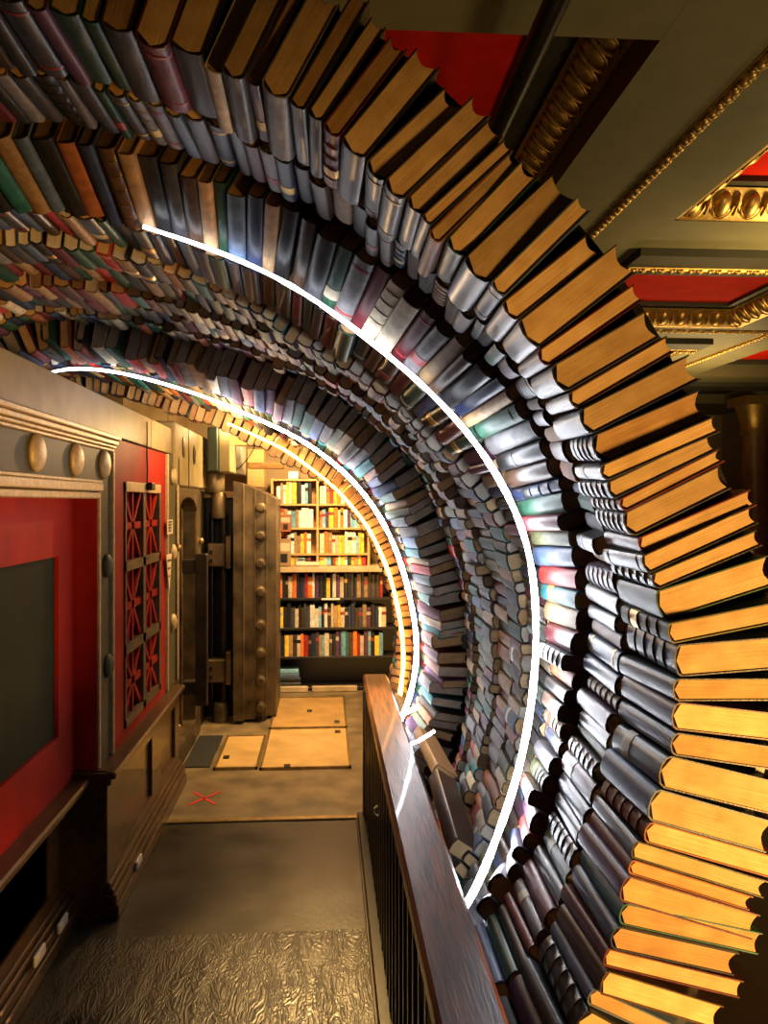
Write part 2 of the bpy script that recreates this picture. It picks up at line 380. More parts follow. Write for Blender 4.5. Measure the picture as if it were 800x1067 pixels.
mb.box((x0, ly0, lz0), (xo, ly0+.02, lz1)); mb.box((x0, ly1-.045, lz0), (xo, ly1, lz1)); mb.box((x0, ym-.03, lz0), (xo, ym+.03, lz1))
part('grille_frame', mb, LATT, e)
for z1_, z0_ in rows:
    for ya, yb in ((ly0+.02, ym-.03), (ym+.03, ly1-.045)):
        mb = MB(); zc, yc = (z0_+z1_)/2, (ya+yb)/2
        def bar(p, q, wd):
            p = Vector((0, *p)); q = Vector((0, *q)); d = (q-p).normalized(); nn = Vector((0, -d.z, d.y))*wd/2; xx = Vector((XW-.022, 0, 0)); xo_ = Vector((XW-.008, 0, 0))
            vs = [p-nn+xx, q-nn+xx, q+nn+xx, p+nn+xx, p-nn+xo_, q-nn+xo_, q+nn+xo_, p+nn+xo_]
            mb.add(vs, [(0, 3, 2, 1), (4, 5, 6, 7), (0, 1, 5, 4), (1, 2, 6, 5), (2, 3, 7, 6), (3, 0, 4, 7)])
        bar((ya, z0_), (yb, z1_), .024); bar((ya, z1_), (yb, z0_), .024); bar((yc, z0_), (yc, z1_), .026); bar((ya, zc), (yb, zc), .034)
        s = part('starburst', mb, REDP, e)
        M = Matrix.Translation((XW-.010, yc, zc)) @ Matrix.Rotation(math.pi/2, 4, 'Y')
        mb = MB(); mb.lathe([(.030, 0), (.030, .012), (.022, .022), (.004, .026)], M, 20)
        o = mb.build('rosette', BRASS, None, True); o.parent = s; o.matrix_parent_inverse = Matrix.Translation(-e.location)
mb = MB(); mb.box((XW-.004, ly0, 1.752), (XW+.008, ly1-.02, 1.80), bev=.003); part('top_plate', mb, GILTFLAT, e)
# small black sensor on plate with cable up the panel
yb_ = Yx(152); e2 = empty('door_sensor', (XW, yb_, 1.78), 'small black sensor box above red lattice panel with hanging cable', 'sensor')
mb = MB(); mb.box((XW+.009, yb_-.04, 1.765), (XW+.04, yb_+.04, 1.805), bev=.004); part('housing', mb, BLACKM, e2)
mb = MB(); mb.tube([(XW+.006, yb_, 1.806), (XW+.006, yb_+.01, 1.88), (XW+.006, yb_-.006, 1.94), (XW+.006, yb_, 2.0), (XW+.006, yb_, 2.12)], .004, 6); part('cable', mb, BLACKM, e2)
# jamb with studs right of lattice
e = empty('jamb_moulding', (XW, yC, .6), 'narrow gilded jamb with oval studs between lattice panel and vault', 'moulding')
mb = MB(); mb.box((XW-.06, yC+.03, .6), (XW, yD+.1, 1.985)); part('post', mb, OLIVE, e)
mb = MB(); mb.box((XW-.06, yC, .6), (XW+.012, yC+.03, 1.985), bev=.003); mb.box((XW-.06, yD+.06, .6), (XW+.01, yD+.1, 1.985), bev=.003); part('edge_strip', mb, GILTFLAT, e)
for z in (1.86, 1.40, .98): stud((yC+yD)/2+.05, z, .05, par=e, x=XW)
PAPER = mat('paper_notice', (.75, .66, .45), .6, 0, .1, 30, 0)
def notice(px, py, wd, ht, label, tri=False):
    p = onX(px, py, XW+.013); e3 = empty('paper_notice', p, label, 'notice')
    mb = MB()
    if tri: mb.prism([(p.y-wd/2, p.z+ht/2), (p.y+wd/2, p.z+ht/2), (p.y+.01, p.z-ht/2)], XW+.014, XW+.017, 0)
    else: mb.box((XW+.014, p.y-wd/2, p.z-ht/2), (XW+.017, p.y+wd/2, p.z+ht/2))
    part('sheet', mb, PAPER, e3)
    mb = MB()
    for i in range(4 if not tri else 3):
        z = p.z+ht/2-ht*(.16+.2*i); mb.box((XW+.017, p.y-wd*.32+ (wd*.1*i if tri else 0), z-.006), (XW+.0178, p.y+wd*(.32-.04*i)- (wd*.05*i if tri else 0), z+.006))
    part('print', mb, BLACKM, e3)
notice(176.5, 549, .17, .085, 'small square paper notice taped beside the red lattice, upper one')
notice(175.5, 598, .17, .23, 'tapering paper notice on jamb below the small square one', True)

# wainscot -----------------------------------------------------------
mb = MB(); mb.box((-1.3, YN-1, 0), (-1.06, 3.46, .56)); struct('wall_left_base', mb, WOOD_D)
e = empty('wainscot', (-1.05, 2.2, 0), 'near lower wainscot section in dark wood with recessed panels', 'wainscot')
def wains(e, X, y0, y1, top, Xl, panels):
    mb = MB(); mb.box((X-.03, y0, .09), (X-.018, y1, top-.03), WOOD_D); part('back_board', mb, WOOD_D, e)
    mb = MB(); ys = [y0]+[v for p in panels for v in p]+[y1]
    for i in range(0, len(ys), 2): mb.box((X-.02, ys[i], .15), (X, ys[i+1], top-.03), bev=.003)
    for a, b in panels: mb.box((X-.02, a, .15), (X, b, .20)); mb.box((X-.02, a, top-.10), (X, b, top-.03))
    part('panel_frame', mb, WOOD_D, e)
    mb = MB()
    for i, (zz, pr) in enumerate(((0, .045), (.06, .036), (.10, .024), (.125, .012))):
        mb.box((X-.02, y0, zz), (X+pr, y1, (.06, .10, .125, .15)[i]), bev=.006)
    part('skirting', mb, WOOD_D, e)
    mb = MB(); mb.box((X-.08, y0, top-.03), (Xl, y1, top), bev=.008); mb.box((X-.03, y0, top-.055), (Xl-.02, y1, top-.03), bev=.006); part('ledge', mb, WOOD_D, e)
wains(e, -1.05, YN, 3.46, .58, -.955, [(.8, 1.6), (1.75, 2.45), (2.6, 3.25)])
e = empty('wainscot', (-.87, 4.3, 0), 'far wainscot section, projecting, with framed panels under the lattice', 'wainscot')
wains(e, -.89, 3.47, 5.14, .60, -.855, [(3.7, 4.35), (4.58, 5.0)])
mb = MB(); mb.box((-1.07, 3.462, 0), (-.895, 3.50, .6)); struct('trim_4', mb, WOOD_D)
mb = MB(); mb.box((-1.29, 3.51, .0), (-.925, 5.14, .598)); struct('trim_5', mb, WOOD_D)
WPL = mat('white_enamel', (.7, .68, .62), .35)
for i, (px, py, lb) in enumerate(((42, 995, 'white vent plate on the near skirting, closest to the camera'), (66, 962, 'white vent plate on the near skirting, the farther of the two'), (145, 898, 'white plate on skirting of the far wainscot'))):
    X = -1.0 if i < 2 else -.845; p = onX(px, py, X)
    mb = MB(); mb.box((X-.01, p.y-.05, p.z-.02), (X+.004, p.y+.05, p.z+.02), bev=.004)
    mb.box((X+.004, p.y-.035, p.z-.004), (X+.006, p.y+.035, p.z+.004))
    tag(mb.build('vent_plate', WPL, loc=p), lb, 'plate')

# ================================================================== VAULT
e = empty('vault_doorway', (-.93, 5.6, 0), 'heavy aged steel vault door frame with arched niche', 'vault frame')
vy0, vy1 = 5.22, Yx(209)
mb = MB()
# frame slab with an arched niche, extruded along X
na, nb = Yx(187), Yx(205); ztop = 1.80; arch_z = 1.74
out = [(vy0, .0), (vy1, .0), (vy1, ztop), (vy0, ztop)]
arch = [(na, .14)]+[(na, arch_z-.10)]+[((na+nb)/2+(na-nb)/2*math.cos(t), arch_z-.10+.10*math.sin(t)) for t in [i*math.pi/10 for i in range(1, 10)]]+[(nb, arch_z-.10), (nb, .14)]
mb.box((-1.2, vy0, 0), (XW, na, ztop), bev=.01); mb.box((-1.2, nb, 0), (XW, vy1, ztop), bev=.01); mb.box((-1.2, na, 0), (XW, nb, .14))
poly = [(na, arch_z-.10)]+arch[2:-2]+[(nb, arch_z-.10), (nb, ztop), (na, ztop)]
mb.prism(poly, -1.2, XW, 0)
mb.box((-1.2, na-.01, .1), (XW-.10, nb+.01, ztop-.01))
part('body', mb, STEEL, e)
for k in range(2):
    mb = MB(); y = na+(nb-na)*(.38+.35*k); mb.box((XW-.10, y, .14), (XW-.07, y+.03, 1.66), bev=.006); part('rib', mb, STEEL, e)
for z in (.30, 1.42):
    for y in (vy0+.05, vy1-.06):
        mb = MB(); mb.lathe([(.024, 0), (.024, .02), (.012, .03), (.002, .032)], Matrix.Translation((XW, y, z)) @ Matrix.Rotation(math.pi/2, 4, 'Y'), 14); part('bolt', mb, BRASS, e, True)
# operating handle bar
e = empty('vault_pull_bar', (-.8, 5.95, .3), 'long vertical flat steel pull bar on brackets before the vault frame', 'pull bar')
hb = onX(207, 577, -.82); zt = hb.z; zb = onX(207, 735, -.82).z
mb = MB(); mb.box((-.84, hb.y-.02, zb), (-.765, hb.y+.04, zt), bev=.006); part('bar', mb, STEEL_D, e)
for z in (zt-.07, zb+.12):
    mb = MB(); mb.box((-.93, 5.55, z-.06), (-.84, hb.y+.02, z+.03), bev=.006); part('bracket', mb, STEEL_D, e)
# hinge column
e = empty('hinge_post', (-.80, 6.55, 0), 'dark vault hinge post with steel barrels between frame and door', 'hinge')
hy = 6.55
def hx(px, y=hy): return onY(px, 524, y).x
def hz(py, y=hy): return onY(225, py, y).z
mb = MB(); mb.box((hx(212), hy+.16, 0), (hx(245), hy+.26, 1.80)); part('back_plate', mb, BLACKM, e)
mb = MB(); mb.tube([(hx(232), hy+.06, .12), (hx(232), hy+.06, hz(535))], .035, 16); part('pin', mb, STEEL_D, e, False)
mb = MB(); mb.tube([(hx(219), hy+.1, .12), (hx(219), hy+.1, hz(535))], .022, 12); part('rod', mb, BLACKM, e)
def barrel(px0, px1, py0, py1, mm):
    mb = MB(); x = hx((px0+px1)/2); r = (hx(px1)-hx(px0))/2
    zt_, zb_ = hz(py0), hz(py1)
    mb.lathe([(r*.85, zb_), (r, zb_+.02), (r, zt_-.02), (r*.85, zt_)], Matrix.Translation((x, hy, 0)), 24); o = part('barrel', mb, mm, e); smooth_angle(o)
BARR = mat('worn_barrel_steel', (.30, .22, .11), .35, .6, .3, 9, .2)
barrel(220, 236, 513, 540, BARR); barrel(213, 234, 492, 513, BARR); barrel(222, 238, 732, 758, STEEL)
for py0, py1 in ((566, 590), (686, 710)):
    mb = MB(); mb.box((hx(217), hy-.06, hz(py1)), (hx(236), hy+.04, hz(py0)), bev=.01); mb.box((hx(236), hy-.08, hz(py1+2)), (hx(242), hy+.05, hz(py0-8)), bev=.006)
    part('hinge_block', mb, STEEL, e)
    for q in (0, 1):
        mb = MB(); mb.box((hx(219.5), hy-.068, hz(py1-4-9*q)), (hx(222.5), hy-.06, hz(py1-8-9*q))); part('slot', mb, BLACKM, e)
# door
e = empty('vault_door', (-.56, 6.5, 0), 'massive open vault door, stepped brown steel edge with round bolts', 'vault door')
dy = 6.45
def dx(px, y=dy): return onY(px, 524, y).x
def dz(py, y=dy): return onY(260, py, y).z
xs = [dx(243), dx(254), dx(265.5), dx(277), dx(287)]
tops = [dz(501), dz(504), dz(509), dz(514), dz(520)]
mb = MB()
for i in range(4):
    yy = dy+.05*i
    mb.prism([(xs[i], .03), (xs[i+1]-.004, .03), (xs[i+1]-.004, tops[i+1]), (xs[i], tops[i])], yy, dy+.75, 1)
part('slab', mb, STEEL, e)
mb = MB()
for i in range(1, 4): mb.box((xs[i]-.012, dy+.05*i-.055, .03), (xs[i], dy+.05*i+.01, tops[i]-.004), bev=.003)
part('step_edge', mb, STEEL, e)
for py in (529, 558, 587, 616, 651, 680, 709, 736):
    p = onY(271.5, py, dy+.10)
    mb = MB(); M = Matrix.Translation((p.x, dy+.10, p.z)) @ Matrix.Rotation(math.pi/2, 4, 'X')
    mb.lathe([(.040, 0), (.040, .010), (.032, .014), (.032, .06), (.026, .072), (.004, .074)], M, 20); o = part('locking_bolt', mb, STEEL, e); smooth_angle(o)
mb = MB(); p = onY(283, 525, dy+.18); mb.box((p.x-.01, p.y-.02, p.z-.04), (p.x+.02, p.y, p.z+.03), bev=.005); part('latch', mb, STEEL_D, e)
mb = MB(); mb.tube([(dx(270), dy+.1, .0), (dx(270), dy+.1, .03)], .04, 12); part('foot', mb, STEEL_D, e)
mb = MB(); mb.box((-1.3, vy1+.02, 0), (-.95, 7.0, 1.0)); mb.box((-1.3, vy1+.05, 1.0), (-.95, 7.0, 1.78)); struct('wall_left_vault', mb, STEEL_D)

# stuff above the vault: pale housings
e = empty('vault_transom', (-.9, 5.7, 1.80), 'pale painted housing with oval slots above the vault frame', 'housing')
mb = MB(); mb.box((-1.25, 5.16, 1.805), (XW+.01, 6.6, 2.2), bev=.01); part('casing', mb, LINTEL, e)
for px in (191, 202):
    p = onX(px, 466 if px < 200 else 474, XW+.01)
    mb = MB(); mb.lathe([(.045, 0), (.045, .006), (.03, .008)], Matrix.Translation(p) @ Matrix.Rotation(math.pi/2, 4, 'Y') @ Matrix.Scale(1.5, 4, (1, 0, 0)), 20); part('slot', mb, BLACKM, e)
mb = MB(); y_ = Yx(195); mb.box((XW+.01, y_-.01, 1.81), (XW+.014, y_+.01, 2.19)); part('seam', mb, BLACKM, e)
def boxobj(name, px0, py0, px1, py1, Y, dep, m, label, cat, bev=.008):
    a = onY(px0, py1, Y); b = onY(px1, py0, Y)
    mb = MB(); mb.box((a.x, Y, a.z), (b.x, Y+dep, b.z), bev=bev); o = mb.build(name, m, loc=((a.x+b.x)/2, Y, a.z)); return tag(o, label, cat)
boxobj('cabinet', 216, 445, 227, 491, 6.3, .3, mat('dark_green_steel', (.02, .035, .022), .4), 'narrow dark green box above the hinge', 'box')
boxobj('cabinet', 227.5, 438, 240, 492, 6.32, .4, LINTEL, 'pale upright box right of the dark green box', 'box')
boxobj('cabinet', 241, 450, 252, 494, 6.9, .35, mat('grey_box_card', (.35, .33, .26), .5), 'grey box above the vault door', 'box')
boxobj('crate', 257, 468, 275, 508, 7.35, .3, WOOD_L, 'pale pine crate on top behind the vault door', 'crate')
mb = MB(); mb.box((-1.3, 6.62, 1.74), (onY(252,500,7).x, 7.2, 1.79)); tag(mb.build('loft_board', WOOD_L), 'pine board over the vault carrying pale boxes', 'board')
mb = MB(); p0 = onY(262, 500, 7.0); mb.tube([onY(243, 491, 6.9), onY(250, 487, 6.85), onY(258, 478, 6.8), onY(264, 468, 6.78), onY(268, 458, 6.75)], .004, 6); tag(mb.build('cable', BLACKM), 'thin black cable curving above the vault door', 'cable')

# ================================================================== BOOK BUILDER
def book_geo(T, W, H, arc=5, roundn=.5, board=.0028, fore=.5, ribs=0):
    """local: x thickness, y spine(0) -> fore edge(W), z height 0..H ; returns cover(v,f,uv) and pages(v,f,uv)"""
    sr = T*.28*roundn+.001
    outer = [(-T/2, W), (-T/2, sr+.012)]
    for i in range(arc+1):
        a = -math.pi/2+math.pi*i/arc
        outer.append((math.sin(a)*T/2*1.0, sr-math.cos(a)*sr))
    outer += [(T/2, sr+.012), (T/2, W)]
    n = len(outer)
    inner = []
    for i, (x, y) in enumerate(outer):
        if y > sr+.002: inner.append((x-math.copysign(board, x), y))
        else: inner.append((x*(1-2*board/T), y+board))
    lv = [(0, 0)]
    if ribs:
        for i in range(4 if ribs == 1 else 5):
            z = H*(.2+.2*i if ribs == 1 else .14+.18*i); lv += [(z, 0), (z+.002, 1), (z+.005, 1), (z+.007, 0)]
    lv.append((H, 0))
    vs = []; N = 2*n; m = len(lv)
    for z, bulge in lv:
        for i, (x, y) in enumerate(outer): vs.append((x, y-(.0028*bulge if 2 <= i <= n-3 else 0), z))
        for x, y in inner: vs.append((x, y, z))
    fs = []
    for l in range(m-1):
        a = l*N; b = a+N
        for i in range(n-1):
            fs.append((a+i, a+i+1, b+i+1, b+i)); fs.append((a+n+i+1, a+n+i, b+n+i, b+n+i+1))
        fs.append((a, b, b+n, a+n)); fs.append((a+n-1, a+2*n-1, b+2*n-1, b+n-1))
    b = (m-1)*N
    for i in range(n-1): fs.append((i+1, i, n+i, n+i+1)); fs.append((b+i, b+i+1, b+n+i+1, b+n+i))
    # pages
    iw = T/2-board-.0003; ins = .0035
    pp = [(-iw, sr+board+.002), (0, board+.003), (iw, sr+board+.002)]
    fo = [(iw, W-ins)]
    for i in range(1, 5):
        t = i/5; fo.append((iw-2*iw*t, W-ins-fore*T*.35*math.sin(math.pi*t)))
    fo.append((-iw, W-ins))
    pp += fo
    k = len(pp); pv = [(x, y, ins) for x, y in pp]+[(x, y, H-ins) for x, y in pp]
    pf = [(i, k+i, k+(i+1) % k, (i+1) % k) for i in range(k)]+[list(range(k)), list(range(k, 2*k))[::-1]]
    return (vs, fs), (pv, pf)
def mkmesh(name, vs, fs, m, off, smooth=True):
    me = bpy.data.meshes.new(name); me.from_pydata(vs, [], fs); me.materials.append(m)
    ul = me.uv_layers.new(name='UVMap'); co = [None]*len(me.loops)
    for l in me.loops:
        x, y, z = vs[l.vertex_index]; ul.data[l.index].uv = (x+off+ .0*y, z+off*3.1+y*.7)
    if smooth: me.shade_smooth(); me.set_sharp_from_angle(angle=math.radians(40))
    return me
def band_geo(T, W, H, z0, z1, roundn):
    sr = T*.28*roundn+.001; arc = 5; vs = []
    for z in (z0, z1):
        for i in range(arc+1):
            a = -math.pi/2+math.pi*i/arc; x = math.sin(a)*T/2; y = sr-math.cos(a)*sr
            if i in (0, arc): x *= 1.015
            vs.append((x, y-.0012, z))
    k = arc+1; vs += [(x, y+.004, z) for x, y, z in vs]
    fs = []
    for i in range(arc):
        fs.append((i, i+1, k+i+1, k+i)); fs.append((2*k+i+1, 2*k+i, 3*k+i, 3*k+i+1)); fs.append((i, 2*k+i, 2*k+i+1, i+1)); fs.append((k+i, k+i+1, 3*k+i+1, 3*k+i))
    return vs, fs
LABELS = set()
def make_book(M, T, W, H, col, pg, label, group, bands=0, bcol=None, rn=.5, fore=.5, name='book', cat='book', cloth=False):
    off = R.random()*5
    (cv, cf), (pv, pf) = book_geo(T, W, H, roundn=rn, fore=fore, ribs={3: 2, 4: 1}.get(bands, 0))
    if bands == 4: bands = 1
    if bands == 3: bands = 0
    e = bpy.data.objects.new(name, None); e.empty_display_size = .03; C.objects.link(e); e.matrix_world = M
    tag(e, label, cat, group)
    c = bpy.data.objects.new('cover', mkmesh('cover', cv, cf, (CL if cloth else CM)[col], off)); C.objects.link(c); c.parent = e
    p = bpy.data.objects.new('page_block', mkmesh('page_block', pv, pf, PM[pg], off, False)); C.objects.link(p); p.parent = e
    if bands:
        rg = [(H*.62, H*.78)] if bands == 1 else [(H*.12, H*.15), (H*.85, H*.88)]
        for a, b in rg:
            vs, fs = band_geo(T, W, H, a, b, rn)
            o = bpy.data.objects.new('spine_label' if bands == 1 else 'spine_band', mkmesh('spine_label', vs, fs, bcol, off)); C.objects.link(o); o.parent = c
    return e

# ================================================================== TUNNEL SURFACE
CX, CZ = -.40, 1.45
RINGS = [
 (1.60, [(107,35),(175,50),(215,72),(245,85),(290,100),(310,118),(340,136),(370,155),(389,180),(409,205),(432,231),(457,256),(488,280),(510,306),(538,335),(552,357),(572,382),(585,410),(610,455),(625,500),(650,550),(677,595),(692,635),(700,700),(702,735),(698,770),(685,810),(667,865),(650,905),(640,945),(635,980),(628,1015),(620,1050)]),
 (2.24, [(75,150),(150,165),(220,190),(280,215),(320,235),(361,259),(401,292),(434,321),(462,349),(515,398),(556,455),(580,500),(595,545),(602,590),(600,640),(592,690),(580,755),(566,815),(552,855),(537,890)]),
 (2.43, [(0,222),(145,240),(215,262),(290,290),(345,325),(400,365),(450,405),(500,460),(545,530),(565,600),(570,660),(565,740),(547,830),(522,900),(497,980)]),
 (2.80, [(0,255),(90,265),(150,277),(210,302),(268,333),(299,352),(325,367),(347,380),(369,394),(395,412),(418,440),(450,472),(490,510),(515,540),(525,570),(534,610),(540,645),(543,700),(538,750),(525,810),(505,870)]),
 (4.08, [(30,335),(100,345),(145,352),(225,370),(303,394),(347,418),(386,448),(425,485),(450,540),(467,590),(477,630),(480,700),(476,760),(468,810)]),
 (4.14, [(30,372),(120,376),(150,384),(200,398),(250,418),(300,437),(350,470),(400,525),(430,590),(440,640),(446,670),(444,705),(435,740),(422,775)]),
 (5.20, [(100,405),(140,420),(180,435),(219,446),(245,456),(271,469),(294,484),(331,503),(369,540),(384,570),(402,615),(410,652),(409,690),(403,720),(397,745)])]
THG = np.radians(np.arange(-110, 181, 1.0))
RG = []; RD = []
for D, pts in RINGS:
    th, rr = [], []
    for px, py in pts:
        p = onY(px, py, D); th.append(math.atan2(p.z-CZ, p.x-CX)); rr.append(math.hypot(p.z-CZ, p.x-CX))
    for X_, Z_ in ((-1.62, 2.38),):
        t = math.atan2(Z_-CZ, X_-CX)
        if t > max(th)+.1: th.append(t); rr.append(math.hypot(Z_-CZ, X_-CX))
    # continue below: slope gently
    t0 = min(th); r0 = rr[int(np.argmin(th))]
    th.append(t0-.35); rr.append(r0*1.0)
    o = np.argsort(th); th = np.array(th)[o]; rr = np.array(rr)[o]
    g = np.interp(THG, th, rr)
    k = np.exp(-.5*(np.arange(-15, 16)/5.0)**2); k /= k.sum()
    g = np.convolve(np.pad(g, 15, mode='edge'), k, mode='valid')
    RG.append(g); RD.append(D)
RG = np.array(RG); RD = np.array(RD)
def surf(th, D, off=0):
    col = [np.interp(th, THG, RG[i]) for i in range(len(RD))]
    r = float(np.interp(D, RD, col))+off
    return Vector((CX+r*math.cos(th), D, CZ+r*math.sin(th)))

# rows: D near, D far, offset near, offset far, width lo, hi, thickness lo, hi, name
ROWS = [
 (1.600, 1.88, 0, .000, .215, .25, .034, .068, 'front row'),
 (1.905, 2.20, .004, .026, .19, .22, .034, .060, 'second row'),
 (2.240, 2.46, 0, .000, .16, .19, .038, .064, 'third row'),
 (2.485, 2.74, .012, .018, .15, .18, .034, .058, 'fourth row'),
 (2.790, 3.02, -.004, .010, .14, .17, .036, .060, 'fifth row'),
 (3.050, 3.30, .024, .030, .14, .17, .032, .058, 'sixth row'),
 (3.330, 3.56, .002, .012, .14, .17, .034, .060, 'seventh row'),
 (3.590, 3.82, .026, .03, .14, .17, .032, .058, 'eighth row'),
 (3.850, 4.07, .008, .02, .14, .16, .032, .058, 'ninth row'),
 (4.120, 4.30, 0, .01, .17, .19, .040, .066, 'tenth row'),
 (4.330, 4.56, .015, .03, .13, .16, .030, .050, 'eleventh row'),
 (4.590, 4.83, .045, .06, .13, .16, .028, .050, 'twelfth row'),
 (4.860, 5.13, .085, .12, .12, .15, .028, .050, 'thirteenth row'),
 (5.200, 5.38, 0, .01, .13, .15, .030, .056, 'last row'),
]
WTS = [
 ('dark brown', 9), ('charcoal', 12), ('black', 10), ('grey', 6), ('maroon', 8), ('navy', 8), ('tan', 6), ('rust', 3), ('dark green', 7), ('olive', 4), ('cream', 3), ('teal', 3), ('red', 2), ('slate blue', 4), ('plum', 6)]
def pick(d):
    t = sum(w for _, w in d); x = R.random()*t
    for k, w_ in d:
        x -= w_
        if x <= 0: return k
    return d[-1][0]
WTD = [('dark brown', 10), ('charcoal', 7), ('black', 5), ('grey', 4), ('maroon', 9), ('navy', 7), ('tan', 10), ('rust', 6), ('dark green', 8), ('olive', 6), ('cream', 3), ('teal', 4), ('red', 3), ('slate blue', 4), ('plum', 4)]
BOOKS = []
for ri, (D0, D1, o0, o1, w0, w1, t0, t1, rn) in enumerate(ROWS):
    th = math.radians(-62 if ri < 2 else -60); end = math.radians(146)
    idx = 0
    while th < end:
        T = R.uniform(t0, t1)
        if ri in (0,1) and R.random() < .25: T *= .7
        # tangent length per radian
        a = surf(th, D0); b = surf(th+.02, D0); dl = (b-a).length/.02
        gap = .0012+ (.004 if ri in (9, 13) else .0025)*R.random()
        thc = th+(T/2+gap/2)/dl
        j = R.uniform(-.010, .012) if ri not in (0,) else R.uniform(-.010, .008)
        if ri > 0 and R.random() < .06: j -= .02
        pn = surf(thc, D0+R.uniform(-.012, .012), o0+j); pf = surf(thc, D1, o1+j)
        ax = (pf-pn); maxH = ax.length; ax.normalize()
        ax = (ax+Vector((R.uniform(-.025, .025), 0, R.uniform(-.025, .025)))).normalized()
        q1 = surf(thc+.015, D0); q0 = surf(thc-.015, D0); tg = (q1-q0).normalized()
        n = tg.cross(ax).normalized()                       # outward?
        if n.dot(Vector((math.cos(thc), 0, math.sin(thc)))) < 0: n = -n
        tg = ax.cross(n).normalized() if True else tg
        tilt = R.uniform(-.05, .05)*(1 if ri else .8)
        if pn.x < .375 and pn.z < .86:
            th += (T+gap)/dl; continue
        H = maxH*R.uniform(.93, 1.0); W = R.uniform(w0, w1)+(.04*min(1, max(0, (math.radians(5)-thc)/.4)) if ri == 0 else 0)
        # local x = tangent, y = n (spine -> fore edge, outwards), z = ax
        x = n.cross(ax).normalized(); Rm = Matrix((x, n, ax)).transposed()
        Rm = Rm @ Matrix.Rotation(tilt, 3, 'Z')
        M = Matrix.Translation(pn) @ Rm.to_4x4()
        col = pick(WTS if ri < 4 else WTD)
        if ri in (0, 1) and col in ('cream', 'red', 'teal', 'olive') and R.random() < .6: col = 'charcoal'
        if ri == 0 : pg = pick([('cream', 10), ('tan', 4)])
        elif ri in (2,): pg = 'brown' if R.random() < .8 else 'tan'
        elif ri in (13,): pg = pick([('cream', 5), ('tan', 3)])
        elif ri in (9,): pg = pick([('cream', 4), ('white', 8)])
        elif ri in (4,): pg = pick([('white', 6), ('cream', 4), ('tan', 2)])
        else: pg = pick([('tan', 5), ('cream', 3), ('brown', 3), ('white', 2)])
        BOOKS.append(dict(M=M, T=T, W=W, H=H, col=col, pg=pg, ri=ri, idx=idx, th=thc, rn=R.uniform(.5, 1.0) if ri < 4 else R.uniform(.2, .8), fore=R.uniform(.3, .9)))
        idx += 1
        th += (T+gap)/dl
# visibility by ray casting from the camera
bv, bf, owner = [], [], []
for i, b in enumerate(BOOKS):
    k = len(bv)
    for x in (-b['T']/2, b['T']/2):
        for y in (0, b['W']):
            for z in (0, b['H']): bv.append(b['M'] @ Vector((x, y, z)))
    for f in ((0, 1, 3, 2), (4, 6, 7, 5), (0, 4, 5, 1), (2, 3, 7, 6), (0, 2, 6, 4), (1, 5, 7, 3)): bf.append([k+q for q in f]); owner.append(i)
for bx_ in (((.2, .3, .70), (.33, 4.54, .76)), ((-1.28, .3, 0), (-.93, 5.15, 2.15))):
    k = len(bv); a, b_ = bx_
    bv += [Vector((x, y, z)) for x in (a[0], b_[0]) for y in (a[1], b_[1]) for z in (a[2], b_[2])]
    for f in ((0, 1, 3, 2), (4, 6, 7, 5), (0, 4, 5, 1), (2, 3, 7, 6), (0, 2, 6, 4), (1, 5, 7, 3)): bf.append([k+q for q in f]); owner.append(-1)
tree = BVHTree.FromPolygons(bv, bf)
hits = [0]*len(BOOKS)
for py in range(2, 1067, 4):
    for px in range(2, 800, 4):
        h = tree.ray_cast(Vector((0, 0, CAMZ)), ray(px, py).normalized())
        if h[2] is not None and owner[h[2]] >= 0: hits[owner[h[2]]] += 1
rank = sorted([i for i in range(len(BOOKS)) if hits[i] > 0], key=lambda i: -hits[i])
IND = set(rank[:300])
print('tunnel books', len(BOOKS), 'visible', len(rank), 'smallest individual hits', hits[rank[min(299, len(rank)-1)]])
byrow = {}
for i, b in enumerate(BOOKS): byrow.setdefault(b['ri'], []).append(i)
def region(b):
    px, py = proj(b['M'] @ Vector((0, .02, b['H']*.3)))
    for lim, t in ((1000, 'foot of arch'), (930, 'low beside handrail'), (850, 'low right flank'), (780, 'lower right flank'), (700, 'right flank'), (630, 'middle right side'), (560, 'right side'), (480, 'right shoulder'), (400, 'upper right shoulder')):
        if py > lim: return t
    for lim, t in ((520, 'below ceiling trim'), (420, 'under ceiling pipe'), (350, 'right of crown'), (280, 'crown right half'), (220, 'crown left half'), (150, 'left of crown'), (80, 'upper left')):
        if px > lim: return t
    return 'far upper left'
BG = [GOLD, mat('spine_label_red', (.3, .03, .03), .4), mat('spine_label_cream', (.5, .42, .28), .5), mat('spine_label_black', (.01, .01, .01), .4)]
def mklabel(lst, k):
    b = BOOKS[lst[k]]; sz = 'thick' if b['T'] > .056 else 'thin' if b['T'] < .034 else ('wide' if b['T'] > .045 else 'slim')
    dn = BOOKS[lst[k-1]]['col'] if k else 'the ledge'; up = BOOKS[lst[min(k+1, len(lst)-1)]]['col']
    t = f"{sz} {b['col']} book, {ROWS[b['ri']][8]}, {region(b)}, between "
    return t+(f"{up} and {dn} books" if up != dn else f"two {up} books")
for it in range(200):
    cnt = {}
    for ri, lst in byrow.items():
        for k, i in enumerate(lst):
            if i in IND: BOOKS[i]['label'] = mklabel(lst, k); cnt.setdefault(BOOKS[i]['label'], []).append(i)
    dup = [i for v in cnt.values() if len(v) > 1 for i in v[1:]]
    if not dup: break
    for i in dup: BOOKS[i]['col'] = pick(WTS)
if dup: print('label duplicates left', len(dup))
